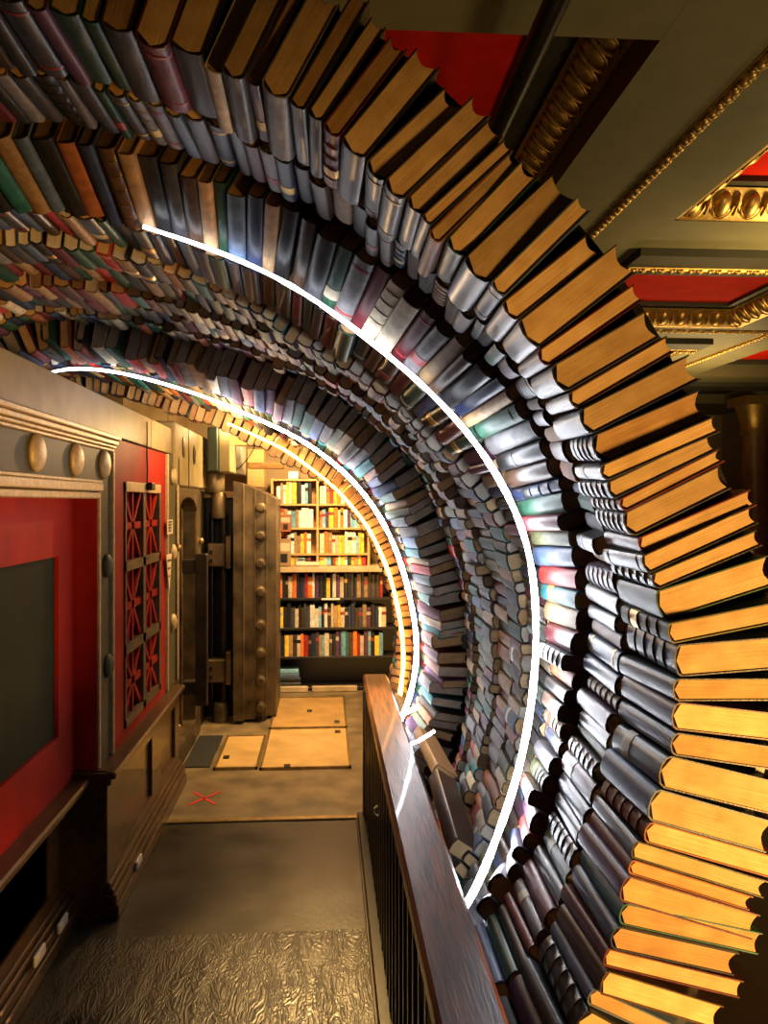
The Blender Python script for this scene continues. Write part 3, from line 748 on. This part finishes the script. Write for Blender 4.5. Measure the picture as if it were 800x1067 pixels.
for i in sorted(IND):
    b = BOOKS[i]; bands = 0
    if b['ri'] < 3: bands = pick([(0, 70), (1, 9), (2, 8), (3, 8), (4, 5)])
    elif b['ri'] < 6: bands = pick([(0, 70), (1, 20), (2, 10)])
    make_book(b['M'], b['T'], b['W'], b['H'], b['col'], b['pg'], b['label'], 'books of the tunnel, ' + ROWS[b['ri']][8].split(' at ')[0], bands, R.choice(BG), b['rn'], b['fore'], cloth=b['ri'] > 3)
# the rest as one object
sv, sf, sm, suv = [], [], [], []; smats = list(CL.values())+list(PM.values()); ck = list(CM.keys()); pk = list(PM.keys())
for i, b in enumerate(BOOKS):
    if i in IND: continue
    (cv, cf), (pv, pf) = book_geo(b['T'], b['W'], b['H'], arc=3, roundn=b['rn'], fore=b['fore']); off = R.random()*5
    for vs, fs, mi in ((cv, cf, ck.index(b['col'])), (pv, pf, len(ck)+pk.index(b['pg']))):
        o = len(sv); sv += [tuple(b['M'] @ Vector(v)) for v in vs]; sf += [tuple(q+o for q in f) for f in fs]; sm += [mi]*len(fs)
        for f in fs: suv += [c_ for q in f for c_ in (vs[q][0]+off, vs[q][2]+off*3.1+vs[q][1]*.7)]
me = bpy.data.meshes.new('tunnel_books'); me.from_pydata(sv, [], sf)
for m in smats: me.materials.append(m)
me.polygons.foreach_set('material_index', sm); ul = me.uv_layers.new(name='UVMap'); ul.data.foreach_set('uv', suv)
me.shade_smooth(); me.set_sharp_from_angle(angle=math.radians(40)); me.update()
o = bpy.data.objects.new('tunnel_books', me); C.objects.link(o)
tag(o, 'remaining smaller books lining the deeper rows of the book tunnel', 'books', None, 'stuff')
# added unseen shell behind the books, keeps light from leaking between them
mb = MB(); Ds = [1.66, 1.9, 2.2, 2.6, 3.2, 3.7, 4.05, 4.4, 4.9, 5.3]; ths = [math.radians(a) for a in range(-64, 150, 4)]
vs = []; fs = []
for D in Ds:
    for t in ths:
        vs.append(surf(t, D, .245 if D > 1.7 else .225))
nt_ = len(ths)
for t_off in (.02,):
    base = len(vs)
    for D in Ds:
        for t in ths: vs.append(surf(t, D, (.245 if D > 1.7 else .225)+t_off))
for i in range(len(Ds)-1):
    for k in range(nt_-1):
        a = i*nt_+k; fs.append((a, a+1, a+nt_+1, a+nt_)); fs.append((base+a+1, base+a, base+a+nt_, base+a+nt_+1))
for k in range(nt_-1): fs.append((k+1, k, base+k, base+k+1))
mb.add(vs, fs); tag(mb.build('trim_8', BLACKM), kind='structure')

# ================================================================== LED strips
LEDW = emis('led_white', (.86, .91, 1.0), 44); LEDH = emis('led_warm', (1, .42, .07), 15)
HOUSE = mat('white_led_backing', (.75, .75, .75), .4)
LEDD = emis('led_white_dim', (.86, .91, 1.0), 7); LEDB = emis('led_white_back', (.86, .91, 1.0), 24); LEDHB = emis('led_warm_back', (1, .42, .07), 15)
def led(pts, D, off, r0, r1, m, label, wob=.006):
    dense = []
    for (a, b) in zip(pts[:-1], pts[1:]):
        for k in range(4): t = k/4; dense.append((a[0]+(b[0]-a[0])*t, a[1]+(b[1]-a[1])*t))
    dense.append(pts[-1]); P = []; n = len(dense)
    for i, (px, py) in enumerate(dense):
        p = onY(px, py, D); th = math.atan2(p.z-CZ, p.x-CX)
        s_ = surf(th, D, off[0]+(off[1]-off[0])*i/n) if off is not None else p
        P.append(s_+Vector((0, R.uniform(-wob, wob), 0)))
    for _ in range(2): P = [P[0]]+[(P[i-1]+P[i]*2+P[i+1])/4 for i in range(1, len(P)-1)]+[P[-1]]
    n8 = 8; vs = []; fs = []; mm = []
    for i, p in enumerate(P):
        d = (P[min(i+1, n-1)]-P[max(i-1, 0)]).normalized()
        out = Vector((p.x-CX, 0, p.z-CZ)).normalized(); face = (Vector((0, -1, 0))*.62+out*.78); face = (face-d*face.dot(d)).normalized(); side = d.cross(face)
        rr_ = (r0+(r1-r0)*min(1, 1.25*(i/n)**1.4))*(.85+.3*R.random())
        for k in range(n8):
            t = 2*math.pi*(k+.5)/n8; vs.append(p+(face*math.cos(t)*.8+side*math.sin(t))*rr_)
    for i in range(n-1):
        for k in range(n8):
            fs.append((i*n8+k, i*n8+(k+1) % n8, (i+1)*n8+(k+1) % n8, (i+1)*n8+k)); pass
    for f in fs:
        a, b, c, d_ = [vs[q] for q in f]; ctr = (a+b+c+d_)/4; ax = (P[f[0]//n8]+P[min(f[0]//n8+1, n-1)])/2; nf = (ctr-ax).normalized()
        out = Vector((ctr.x-CX, 0, ctr.z-CZ)).normalized()
        if nf.dot(out) < -.45 and nf.y > -.6: mm.append(HOUSE)
        elif nf.y > .25: mm.append(LEDB if m is LEDW else LEDHB)
        else: mm.append(LEDD if (m is LEDW and f[0]//n8 < n*(.42 if D < 3 else .3)) else m)
    mb = MB()
    for f, q in zip(fs, mm): mb.f.append(list(f)); mb.m.append(mb.mi(q))
    mb.v = vs; o = mb.build('light_strip'); tag(o, label, 'light strip'); return o
led([(150, 242), (215, 262), (290, 290), (345, 325), (400, 365), (450, 405), (500, 460), (545, 530), (565, 600), (570, 660), (565, 740), (547, 830), (522, 900), (497, 980)], 2.40, (-.022, -.056), .008, .0135, LEDW,
    'glowing white strip arching over the third row of books')
led([(20, 372), (75, 374), (120, 376), (150, 384), (200, 398), (250, 420), (300, 437), (350, 470), (400, 525), (430, 590), (440, 640), (446, 670), (444, 705), (435, 740), (418, 770)], 4.31, (-.024, -.026), .009, .015, LEDW,
    'glowing white strip deeper in the tunnel, right end loops by the handrail')
led([(237, 441), (271, 456), (300, 470), (350, 508), (385, 550), (407, 600), (418, 650), (421, 690), (415, 735)], 5.165, None, .010, .015, LEDH,
    'warm orange strip glowing along the last arch of books')
mb = MB(); mb.tube([onY(404, 750, 4.1), onY(420, 744, 4.15), onY(436, 736, 4.2)], .010, 8)
tag(mb.build('light_strip', LEDW, None, True), 'short far loop of white strip on ledge behind the handrail end', 'light strip')
mb = MB(); mb.tube([onY(412, 779, 3.3), onY(424, 777, 3.32), onY(436, 772, 3.34), onY(446, 766, 3.37), onY(452, 762, 3.4)], .006, 8)
tag(mb.build('light_strip', LEDW, None, True), 'short near strand of white strip crossing ledge behind the handrail', 'light strip')

# ================================================================== RAILING
e = empty('railing', (.26, 2.4, 0), 'dark wooden railing with wide worn handrail beside the walkway', 'railing')
RY1 = 4.56
mb = MB(); mb.box((.198, .25, .725), (.330, RY1, .765), bev=.010); part('handrail', mb, RAILW, e)
mb = MB(); mb.box((.204, .25, .685), (.318, RY1-.01, .724), bev=.006); part('rail_core', mb, WOOD_D, e)
mb = MB(); mb.box((.196, RY1-.085, 0), (.300, RY1-.01, .685), bev=.006); part('end_post', mb, WOOD_D, e)
mb = MB(); mb.box((.169, .25, 0), (.245, RY1-.02, .02), bev=.004); part('bottom_rail', mb, BLACKM, e)
y = .35
while y < RY1-.12:
    mb = MB(); mb.box((.206, y, .028), (.240, y+.034, .690), bev=.004); part('baluster', mb, BLACKM, e); y += .125
mb = MB(); p = onX(393.5, 845, .206)
mb.tube([(.206, p.y, p.z-.02), (.192, p.y, p.z-.01), (.192, p.y, p.z+.01), (.206, p.y, p.z+.02)], .004, 6); part('cable_clip', mb, WPL, e)

# ledge behind railing
mb = MB(); mb.box((.33, .9, 0), (1.3, 5.5, .24)); struct('trim_6', mb, BLACKW)
# large slanted volumes resting between railing and arch
big = [ # px,py of near lower end, D near, D far px,py, thickness, width, colour
 ((468, 1040), 2.0, (440, 890), 2.7, .06, .17, 'charcoal', 'large charcoal volume lying low right beside the handrail, nearest'),
 ((528, 1060), 2.1, (478, 900), 2.75, .055, .17, 'grey', 'large grey volume lying at the foot of the light strip'),
 ((470, 880), 2.8, (448, 800), 3.4, .06, .10, 'dark brown', 'large dark brown volume lying behind the middle of handrail'),
 ((452, 800), 3.45, (432, 760), 3.9, .045, .11, 'tan', 'large tan volume lying under the short strip loops'),
 ((428, 757), 4.4, (408, 722), 5.0, .05, .12, 'cream', 'large cream volume lying behind the end of the handrail'),
 ((400, 735), 4.7, (390, 712), 5.2, .04, .11, 'tan', 'tan volume standing at the far railing end'),
]
for a, D0, b_, D1, T, W, col, lb in big:
    p = onY(*a, D0); q = onY(*b_, D1); ax = (q-p); H = min(ax.length, .55); ax.normalize()
    nrm = Vector((.82, 0, -.57)); nrm = (nrm-ax*nrm.dot(ax)).normalized()       # spine points up-left, body goes down-right
    x = nrm.cross(ax).normalized()
    M = Matrix.Translation(p) @ Matrix((x, nrm, ax)).transposed().to_4x4()
    make_book(M, T, W, H, col, 'cream' if col != 'charcoal' else 'tan', lb, 'large volumes behind the railing', 0, None, .3)

# ================================================================== BOOKCASE
BY = 7.55
def bz(py): return onY(340, py, BY).z
def bx(px): return onY(px, 600, BY).x
e = empty('bookcase', (bx(345), BY+.15, 0), 'dark lower bookcase with pale counter top at passage end', 'bookcase')
xl, xr = bx(280), bx(432)
mb = MB(); mb.box((xl, BY+.27, 0), (xr, BY+.30, bz(596))); part('back', mb, BLACKW, e)
zs_l = [bz(716), bz(684), bz(654), bz(623)]
for z in zs_l:
    mb = MB(); mb.box((xl, BY, z-.022), (xr, BY+.27, z), bev=.003); part('shelf', mb, BLACKW, e)
for x in (xl-.02, xr):
    mb = MB(); mb.box((x, BY-.01, 0), (x+.02, BY+.3, bz(596))); part('side', mb, BLACKW, e)
mb = MB(); mb.box((xl-.03, BY-.06, bz(596)), (xr+.03, BY+.3, bz(590)), bev=.006); part('counter', mb, mat('pale_counter', (.5, .36, .2), .5), e)
for a, b in ((286, 321), (325, 372)):
    mb = MB(); mb.box((bx(a), BY-.05, .006), (bx(b), BY-.005, .055), bev=.005); part('plinth', mb, mat('pale_counter', (0, 0, 0)), e)
e = empty('bookcase', (bx(335), BY+.2, bz(590)), 'pale pine upper bookcase standing on the counter', 'bookcase')
uy = BY+.04; xr2 = bx(383); xl2 = bx(284)
zs_u = [bz(589.8), bz(577), bz(550), bz(525)]; zt_ = bz(499)
mb = MB(); mb.box((xl2, uy+.22, bz(590)), (xr2, uy+.235, zt_)); part('back', mb, WOOD_L, e)
for z in zs_u[1:]+[zt_]:
    mb = MB(); mb.box((xl2, uy, z-.018), (xr2, uy+.22, z), bev=.002); part('shelf', mb, WOOD_L, e)
for x in (xl2-.02, bx(329.5), xr2):
    mb = MB(); mb.box((x, uy-.006, bz(590)), (x+.022, uy+.235, zt_+.005), bev=.002); part('upright', mb, WOOD_L, e)
COLW = {'up': [('yellow', 4), ('orange', 2), ('cream', 4), ('white', 5), ('red', 2), ('tan', 3), ('black', 2), ('light blue', 1.5), ('dark green', 1), ('plum', 1)],
        'lo': [('black', 6), ('charcoal', 3), ('dark brown', 3), ('cream', 3), ('white', 2), ('red', 2), ('orange', 2.2), ('tan', 2), ('light blue', 1.5), ('teal', 1.2), ('navy', 2), ('yellow', 1), ('plum', 1)]}
SL = {}
shelfnames = {0: 'bottom lit row of the dark bookcase', 1: 'middle row of the dark bookcase', 2: 'row under the pale counter'}
def shelf_row(x0, x1, z, hmax, y, key, shname, group, lean=0, th=(.020, .042)):
    x = x0; lst = []
    while x < x1-.05:
        T = R.uniform(*th); H = hmax*R.uniform(.78, 1); W = R.uniform(.13, .17); lst.append([x, T, H, W, pick(COLW[key])]); x += T+.001
    for k, (x, T, H, W, c) in enumerate(lst):
        a = lst[k-1][4] if k else 'upright'; b = lst[k+1][4] if k+1 < len(lst) else 'upright'
        hd = 'tall' if H > hmax*.93 else 'short' if H < hmax*.84 else 'medium'
        for t in range(50):
            lb = f"{hd} {c} book, {shname}, between {a} and {b}"
            if lb not in LABELS: break
            c = pick(COLW[key]); lst[k][4] = c
        # re-label neighbours later
    for k, (x, T, H, W, c) in enumerate(lst):
        a = lst[k-1][4] if k else 'upright'; b = lst[k+1][4] if k+1 < len(lst) else 'upright'
        hd = 'tall' if H > hmax*.93 else 'short' if H < hmax*.84 else 'medium'
        lb = f"{hd} {c} book, {shname}, between {a} and {b}"
        if lb in LABELS:
            lb = f"{hd} {c} book, {shname}, farther right between {a}, {b}"
        LABELS.add(lb)
        M = Matrix.Translation((x+T/2, y, z+.0005))
        if lean and k < 7: M = M @ Matrix.Rotation(-.0, 4, 'Y')
        make_book(M, T, W, H, c, 'cream', lb, group, 1 if (R.random() < .35) else 0, R.choice(BG), .25, .2, 'paperback', 'paperback')
shelf_row(xl+.02, bx(404), zs_l[3], .225, BY+.02, 'lo', 'shelf under counter', 'books on the dark bookcase')
shelf_row(xl+.02, bx(404), zs_l[2], .215, BY+.02, 'lo', 'middle dark shelf', 'books on the dark bookcase')
shelf_row(xl+.02, bx(404), zs_l[1], .225, BY+.02, 'lo', 'lowest dark shelf', 'books on the dark bookcase')
xm = bx(329.5)
for z, h, nm_ in ((zs_u[3], .20, 'top pine shelf'), (zs_u[2], .185, 'second pine shelf'), (zs_u[1], .20, 'third pine shelf'), (zs_u[0]+.002, .085, 'pine case base')):
    shelf_row(xl2+.03 if nm_ != 'pine case base' else bx(296), xm-.005, z, h, uy+.03, 'up', nm_+' left', 'books on the pine bookcase')
    shelf_row(xm+.03, xr2+.02, z, h, uy+.03, 'up', nm_+' right', 'books on the pine bookcase')
# flat stack bottom left
zz = zs_l[0]
for c, lb in (('charcoal', 'charcoal book lying flat, lowest in bottom-shelf stack'), ('black', 'black book lying flat second from below, bottom-shelf stack'), ('slate blue', 'slate blue book lying flat near top of bottom-shelf stack'), ('light blue', 'light blue book lying flat on top of bottom-shelf stack')):
    M = Matrix.Translation((bx(286)+.02, BY+.02, zz+.02)) @ Matrix.Rotation(math.pi/2, 4, 'Y')
    make_book(M, .038, .17, R.uniform(.19, .215), c, 'cream', lb, 'flat books on bottom shelf', 0, None, .3); zz += .040
# face-out books and small items on the left of the pine case
def faceout(px, py, wd, ht, col, lb, dy_=-.02):
    p = onY(px, py, BY-.04); e = empty('display_book', p, lb, 'book', 'face-out books before the pine bookcase')
    mb = MB(); mb.box((p.x-wd/2, p.y-.012, p.z), (p.x+wd/2, p.y+.012, p.z+ht), bev=.002); part('cover', mb, CM[col], e)
    mb = MB(); mb.box((p.x-wd/2+.01, p.y-.0145, p.z+ht*.55), (p.x+wd/2-.01, p.y-.012, p.z+ht*.85)); part('cover_title', mb, BG[2], e)
    mb = MB(); mb.box((p.x-wd/2+.03, p.y-.0145, p.z+ht*.12), (p.x+wd/2-.03, p.y-.012, p.z+ht*.45)); part('cover_picture', mb, CM['black'], e)
faceout(297.5, 554, .10, .15, 'rust', 'rust red book displayed face out left of pine shelves')
faceout(296, 589.5, .12, .24, 'tan', 'tall tan book displayed face out on counter, left end')
faceout(289, 572, .06, .20, 'yellow', 'yellow book displayed face out beside the vault door')
PC = page_mat('stack', (.8, .7, .5), (.6, .5, .3))
p = onY(320, 590, BY-.04); M = Matrix.Translation((p.x-.1, BY-.045, p.z+.018)) @ Matrix.Rotation(math.pi/2, 4, 'Y')
make_book(M, .03, .13, .21, 'cream', 'white', 'cream book lying flat on the counter edge', 'book lying on the counter', 0, None, .3)
p = onY(340, 622.5, BY-.01); mb = MB(); mb.box((bx(335), BY-.008, zs_l[3]-.018), (bx(354), BY-.001, zs_l[3]-.002)); tag(mb.build('shelf_tag', WPL), 'white shelf label strip on edge below the counter row', 'label')
p = onY(402, 621, BY); 
e = empty('vase', (p.x, BY+.07, zs_l[3]), 'brown rounded jar at right end of the counter-row shelf', 'vase')
mb = MB(); mb.lathe([(.03, 0), (.055, .03), (.065, .08), (.05, .14), (.028, .17), (.034, .20)], Matrix.Translation((bx(413), BY+.09, zs_l[3])), 20); part('body', mb, mat('brown_glaze', (.16, .07, .03), .2), e, True)
# clutter on top of pine bookcase
for px, wd, h, c, lb in ((300, .09, .07, 'white', 'white box on top of the pine bookcase, left one'), (312, .08, .10, 'tan', 'tan box on top of pine bookcase beside white one')):
    x = bx(px); mb = MB(); mb.box((x, uy+.03, zt_+.001), (x+wd, uy+.15, zt_+h), bev=.006); tag(mb.build('storage_box', CM[c], loc=(x, uy, zt_)), lb, 'box')
# end wall
ENDW = mat('end_wall_paint', (.30, .21, .10), .7, 0, .15, 3, .05)
mb = MB(); mb.box((-2.4, 7.95, 0), (1.35, 8.05, 2.9)); struct('wall_back', mb, ENDW)
mb = MB(); mb.box((-1.4, 7.0, 0), (-1.3, 7.95, 2.9)); mb.box((-1.45, 5.5, 0), (-1.31, 7.0, 2.9)); struct('wall_left_end', mb, ENDW)
mb = MB(); mb.box((-2.4, 5.15, 2.8), (1.35, 8.05, 2.9)); struct('ceiling_low', mb, OLIVE_L)
mb = MB(); mb.box((bx(265), 6.9, 1.98), (bx(300), 7.0, 2.03), bev=.005); mb.box((bx(240), 6.6, 2.15), (bx(330), 6.72, 2.22), bev=.005); struct('trim_7', mb, WOOD_L)
mb = MB(); mb.box((1.25, 5.45, 0), (1.35, 7.95, 2.8)); struct('wall_right', mb, ENDW)

# ================================================================== HALL CEILING
ZB = 4.2
xb = [(-3.2, -1.1), (1.80, 3.07), (5.9, 7.17), (10.0, 11.3)]
ybm = [(-1.6, 0.0), (2.78, 4.40), (7.2, 8.8), (11.6, 13.2), (16, 17.6), (20.4, 22)]
mb = MB()
for a, b in xb: mb.box((a, -1.6, ZB), (b, 24, ZB+.7))
struct('ceiling_beams', mb, OLIVE_L)
mb = MB()
for a, b in ybm: mb.box((-3.2, a, ZB+.001), (11.3, b, ZB+.7))
struct('ceiling_crossbeams', mb, OLIVE_L)
mb = MB(); mr_ = MB()
coff = []
for (a0, a1), (c0, c1) in zip(xb[:-1], xb[1:]):
    for (d0, d1), (f0, f1) in zip(ybm[:-1], ybm[1:]): coff.append((a1, c0, d1, f0))
for x0, x1, y0, y1 in coff:
    g, h = (.5, .5) if x0 < 0 else (.30, .29)
    mr_.box((x0+g, y0+g, ZB+h), (x1-g, y1-g, ZB+h+.02)); g += .02
    for q in ((x0, y0, x1, y0+g), (x0, y1-g, x1, y1), (x0, y0+g, x0+g, y1-g), (x1-g, y0+g, x1, y1-g)): mb.box((q[0], q[1], ZB+h-.05), (q[2], q[3], ZB+h+.06))
for Y_ in (7.2, 11.6, 16.0):
    mb.box((3.07, Y_+.78, ZB-.08), (5.9, Y_+1.45, ZB)); mb.box((7.17, Y_+.78, ZB-.08), (10, Y_+1.45, ZB))
struct('ceiling', mr_, REDC); struct('ceiling_border', mb, OLIVE_D)
# egg-and-dart mouldings round the nearest coffers
def egg_run(mb, p, q, inward, z, s=.12, step=.17):
    p = Vector(p); q = Vector(q); d = (q-p); n = max(1, int(d.length/step)); u = d.normalized(); iw = Vector(inward)
    # backing cove
    mb.add([p+Vector((0, 0, z-.02)), q+Vector((0, 0, z-.02)), q+iw*.03+Vector((0, 0, z-.02)), p+iw*.03+Vector((0, 0, z-.02)),
            p+Vector((0, 0, z+.2)), q+Vector((0, 0, z+.2)), q+iw*.22+Vector((0, 0, z+.2)), p+iw*.22+Vector((0, 0, z+.2))],
           [(0, 3, 2, 1), (4, 5, 6, 7), (0, 1, 5, 4), (1, 2, 6, 5), (2, 3, 7, 6), (3, 0, 4, 7)])
    for i in range(n):
        c = p+u*((i+.5)*d.length/n)+iw*.12+Vector((0, 0, z+.09))
        dn = (iw*.72+Vector((0, 0, .70))).normalized(); nn = (iw*.70-Vector((0, 0, .72))).normalized()
        M = Matrix.Translation(c) @ Matrix((u, dn, nn)).transposed().to_4x4()
        for (rx, ry, rz, ox) in ((step*.30, .115, .06, 0), (step*.07, .11, .05, step*.5)):
            vs = []; fs = []; A, B = 8, 5
            for a in range(B+1):
                f = math.pi/2*a/B
                for k in range(A*2):
                    t = math.pi*k/A; vs.append((ox+rx*math.cos(t)*math.cos(f), ry*math.sin(t)*math.cos(f), rz*math.sin(f)))
            for a in range(B):
                for k in range(2*A): fs.append((a*2*A+k, a*2*A+(k+1) % (2*A), (a+1)*2*A+(k+1) % (2*A), (a+1)*2*A+k))
            mb.add(vs, fs, None, M)
        # rim arc round the egg
        P = [M @ Vector((step*.40*math.cos(t), .125*math.sin(t)-.0, .028)) for t in [math.pi*(1.0+k/8) for k in range(9)]]
        mb.tube(P, .009, 5)
k = 9
for (x0, x1, y0, y1) in coff:
    if y0 > 14 or x0 > 7: continue
    runs = []
    if x0 < 0: runs = [((x1, y0, 0), (x1, y1, 0), (-1, 0, 0))]
    else: runs = [((x0, y1, 0), (x1, y1, 0), (0, -1, 0)), ((x0, y0, 0), (x0, y1, 0), (1, 0, 0)), ((x1, y0, 0), (x1, y1, 0), (-1, 0, 0))]
    if x0 < 0: runs.append(((x0+1.2, y1, 0), (x1, y1, 0), (0, -1, 0)))
    mb = MB()
    for a, b, iw in runs: egg_run(mb, a, b, iw, ZB+(.22 if x0 < 0 else .025), step=.19 if x0 < 0 else .24)
    o = struct(f'trim_{k}', mb, GOLD); smooth_angle(o, 50); k += 1
# beaded gold strips on beam soffits
def bead_strip(mb, p, q, wd=.085):
    p = Vector(p); q = Vector(q); d = q-p; u = d.normalized(); s = Vector((-u.y, u.x, 0))
    for o_, r_ in ((-wd/2, .010), (wd/2, .010)): mb.tube([p+s*o_, q+s*o_], r_, 6)
    mb.tube([p+Vector((0, 0, .008)), q+Vector((0, 0, .008))], wd*.42, 6)
    n = int(d.length/.10)
    for i in range(n):
        c = p+u*((i+.5)*d.length/n); M = Matrix.Translation(c+Vector((0, 0, -.008)))
        sg = 1 if i % 2 else -1
        for (ox, oy, r_) in ((0, 0, .028), (.030, .018*sg, .018), (-.030, -.018*sg, .016), (.01, -.026*sg, .014)):
            cc = c+u*ox+s*oy+Vector((0, 0, -.022)); vs = []; fs = []
            for a in range(4):
                f = -math.pi/2+math.pi*(a+.5)/4
                for b in range(6): t = math.pi/3*b; vs.append(cc+Vector((r_*1.3*math.cos(f)*math.cos(t), r_*1.3*math.cos(f)*math.sin(t), r_*math.sin(f))))
            for a in range(3):
                for b in range(6): fs.append((a*6+b, a*6+(b+1) % 6, (a+1)*6+(b+1) % 6, (a+1)*6+b))
            fs += [list(range(6)), list(range(18, 24))]
            mb.add(vs, fs)
for (p, q) in (((2.46, 2.8, ZB), (2.46, 15, ZB)), ((3.1, 8.42, ZB-.08), (5.85, 8.42, ZB-.08)), ((3.1, 12.9, ZB-.08), (5.85, 12.9, ZB-.08)), ((6.5, 8, ZB), (6.5, 20, ZB)), ((3.2, 17.45, ZB), (9.5, 17.45, ZB)), ((3.2, 11.75, ZB), (8.5, 11.75, ZB))):
    mb = MB(); bead_strip(mb, p, q); o = struct(f'trim_{k}', mb, GOLD); smooth_angle(o, 60); k += 1
# ceiling pipe
mb = MB(); mb.tube([(1.02, 2.4, 3.93), (1.02, 6.9, 3.93)], .058, 16); e = empty('ceiling_pipe', (1.02, 4, 3.93), 'thick black pipe running under the coffered ceiling', 'pipe'); o = part('pipe', mb, BLACKM, e); smooth_angle(o)
for y in (3.2, 6.3):
    mb = MB(); mb.tube([(1.02, y, 3.98), (1.02, y, ZB+.46)], .008, 6); mb.tube([(1.02, y-.012, 3.93), (1.02, y+.012, 3.93)], .066, 16); part('hanger', mb, BLACKM, e)
# far hall walls and columns
mb = MB(); mb.box((-3.2, 23, 0), (12, 23.2, 4.9)); struct('wall_far', mb, ENDW)
mb = MB(); mb.box((11.2, -3, 0), (11.4, 23, 4.9)); struct('wall_hall_right', mb, ENDW)
COLM = mat('brown_column', (.22, .11, .04), .4, 0, .3, 4, .1)
def column(x, y, lb, r=.35):
    e = empty('column', (x, y, 0), lb, 'column', None)
    mb = MB(); mb.lathe([(r*1.3, 0), (r*1.3, .2), (r, .3), (r*.95, 3.3)], Matrix.Translation((x, y, 0)), 28); smooth_angle(part('shaft', mb, COLM, e))
    mb = MB(); mb.lathe([(r*.95, 3.3), (r*1.1, 3.4), (r*1.0, 3.5), (r*1.25, 3.8), (r*1.5, 4.0)], Matrix.Translation((x, y, 0)), 28); mb.box((x-r*1.5, y-r*1.5, 4.0), (x+r*1.5, y+r*1.5, 4.199)); smooth_angle(part('capital', mb, GOLD, e))
column(10.15, 19.2, 'distant brown hall column with gilded capital at the right edge', .3)
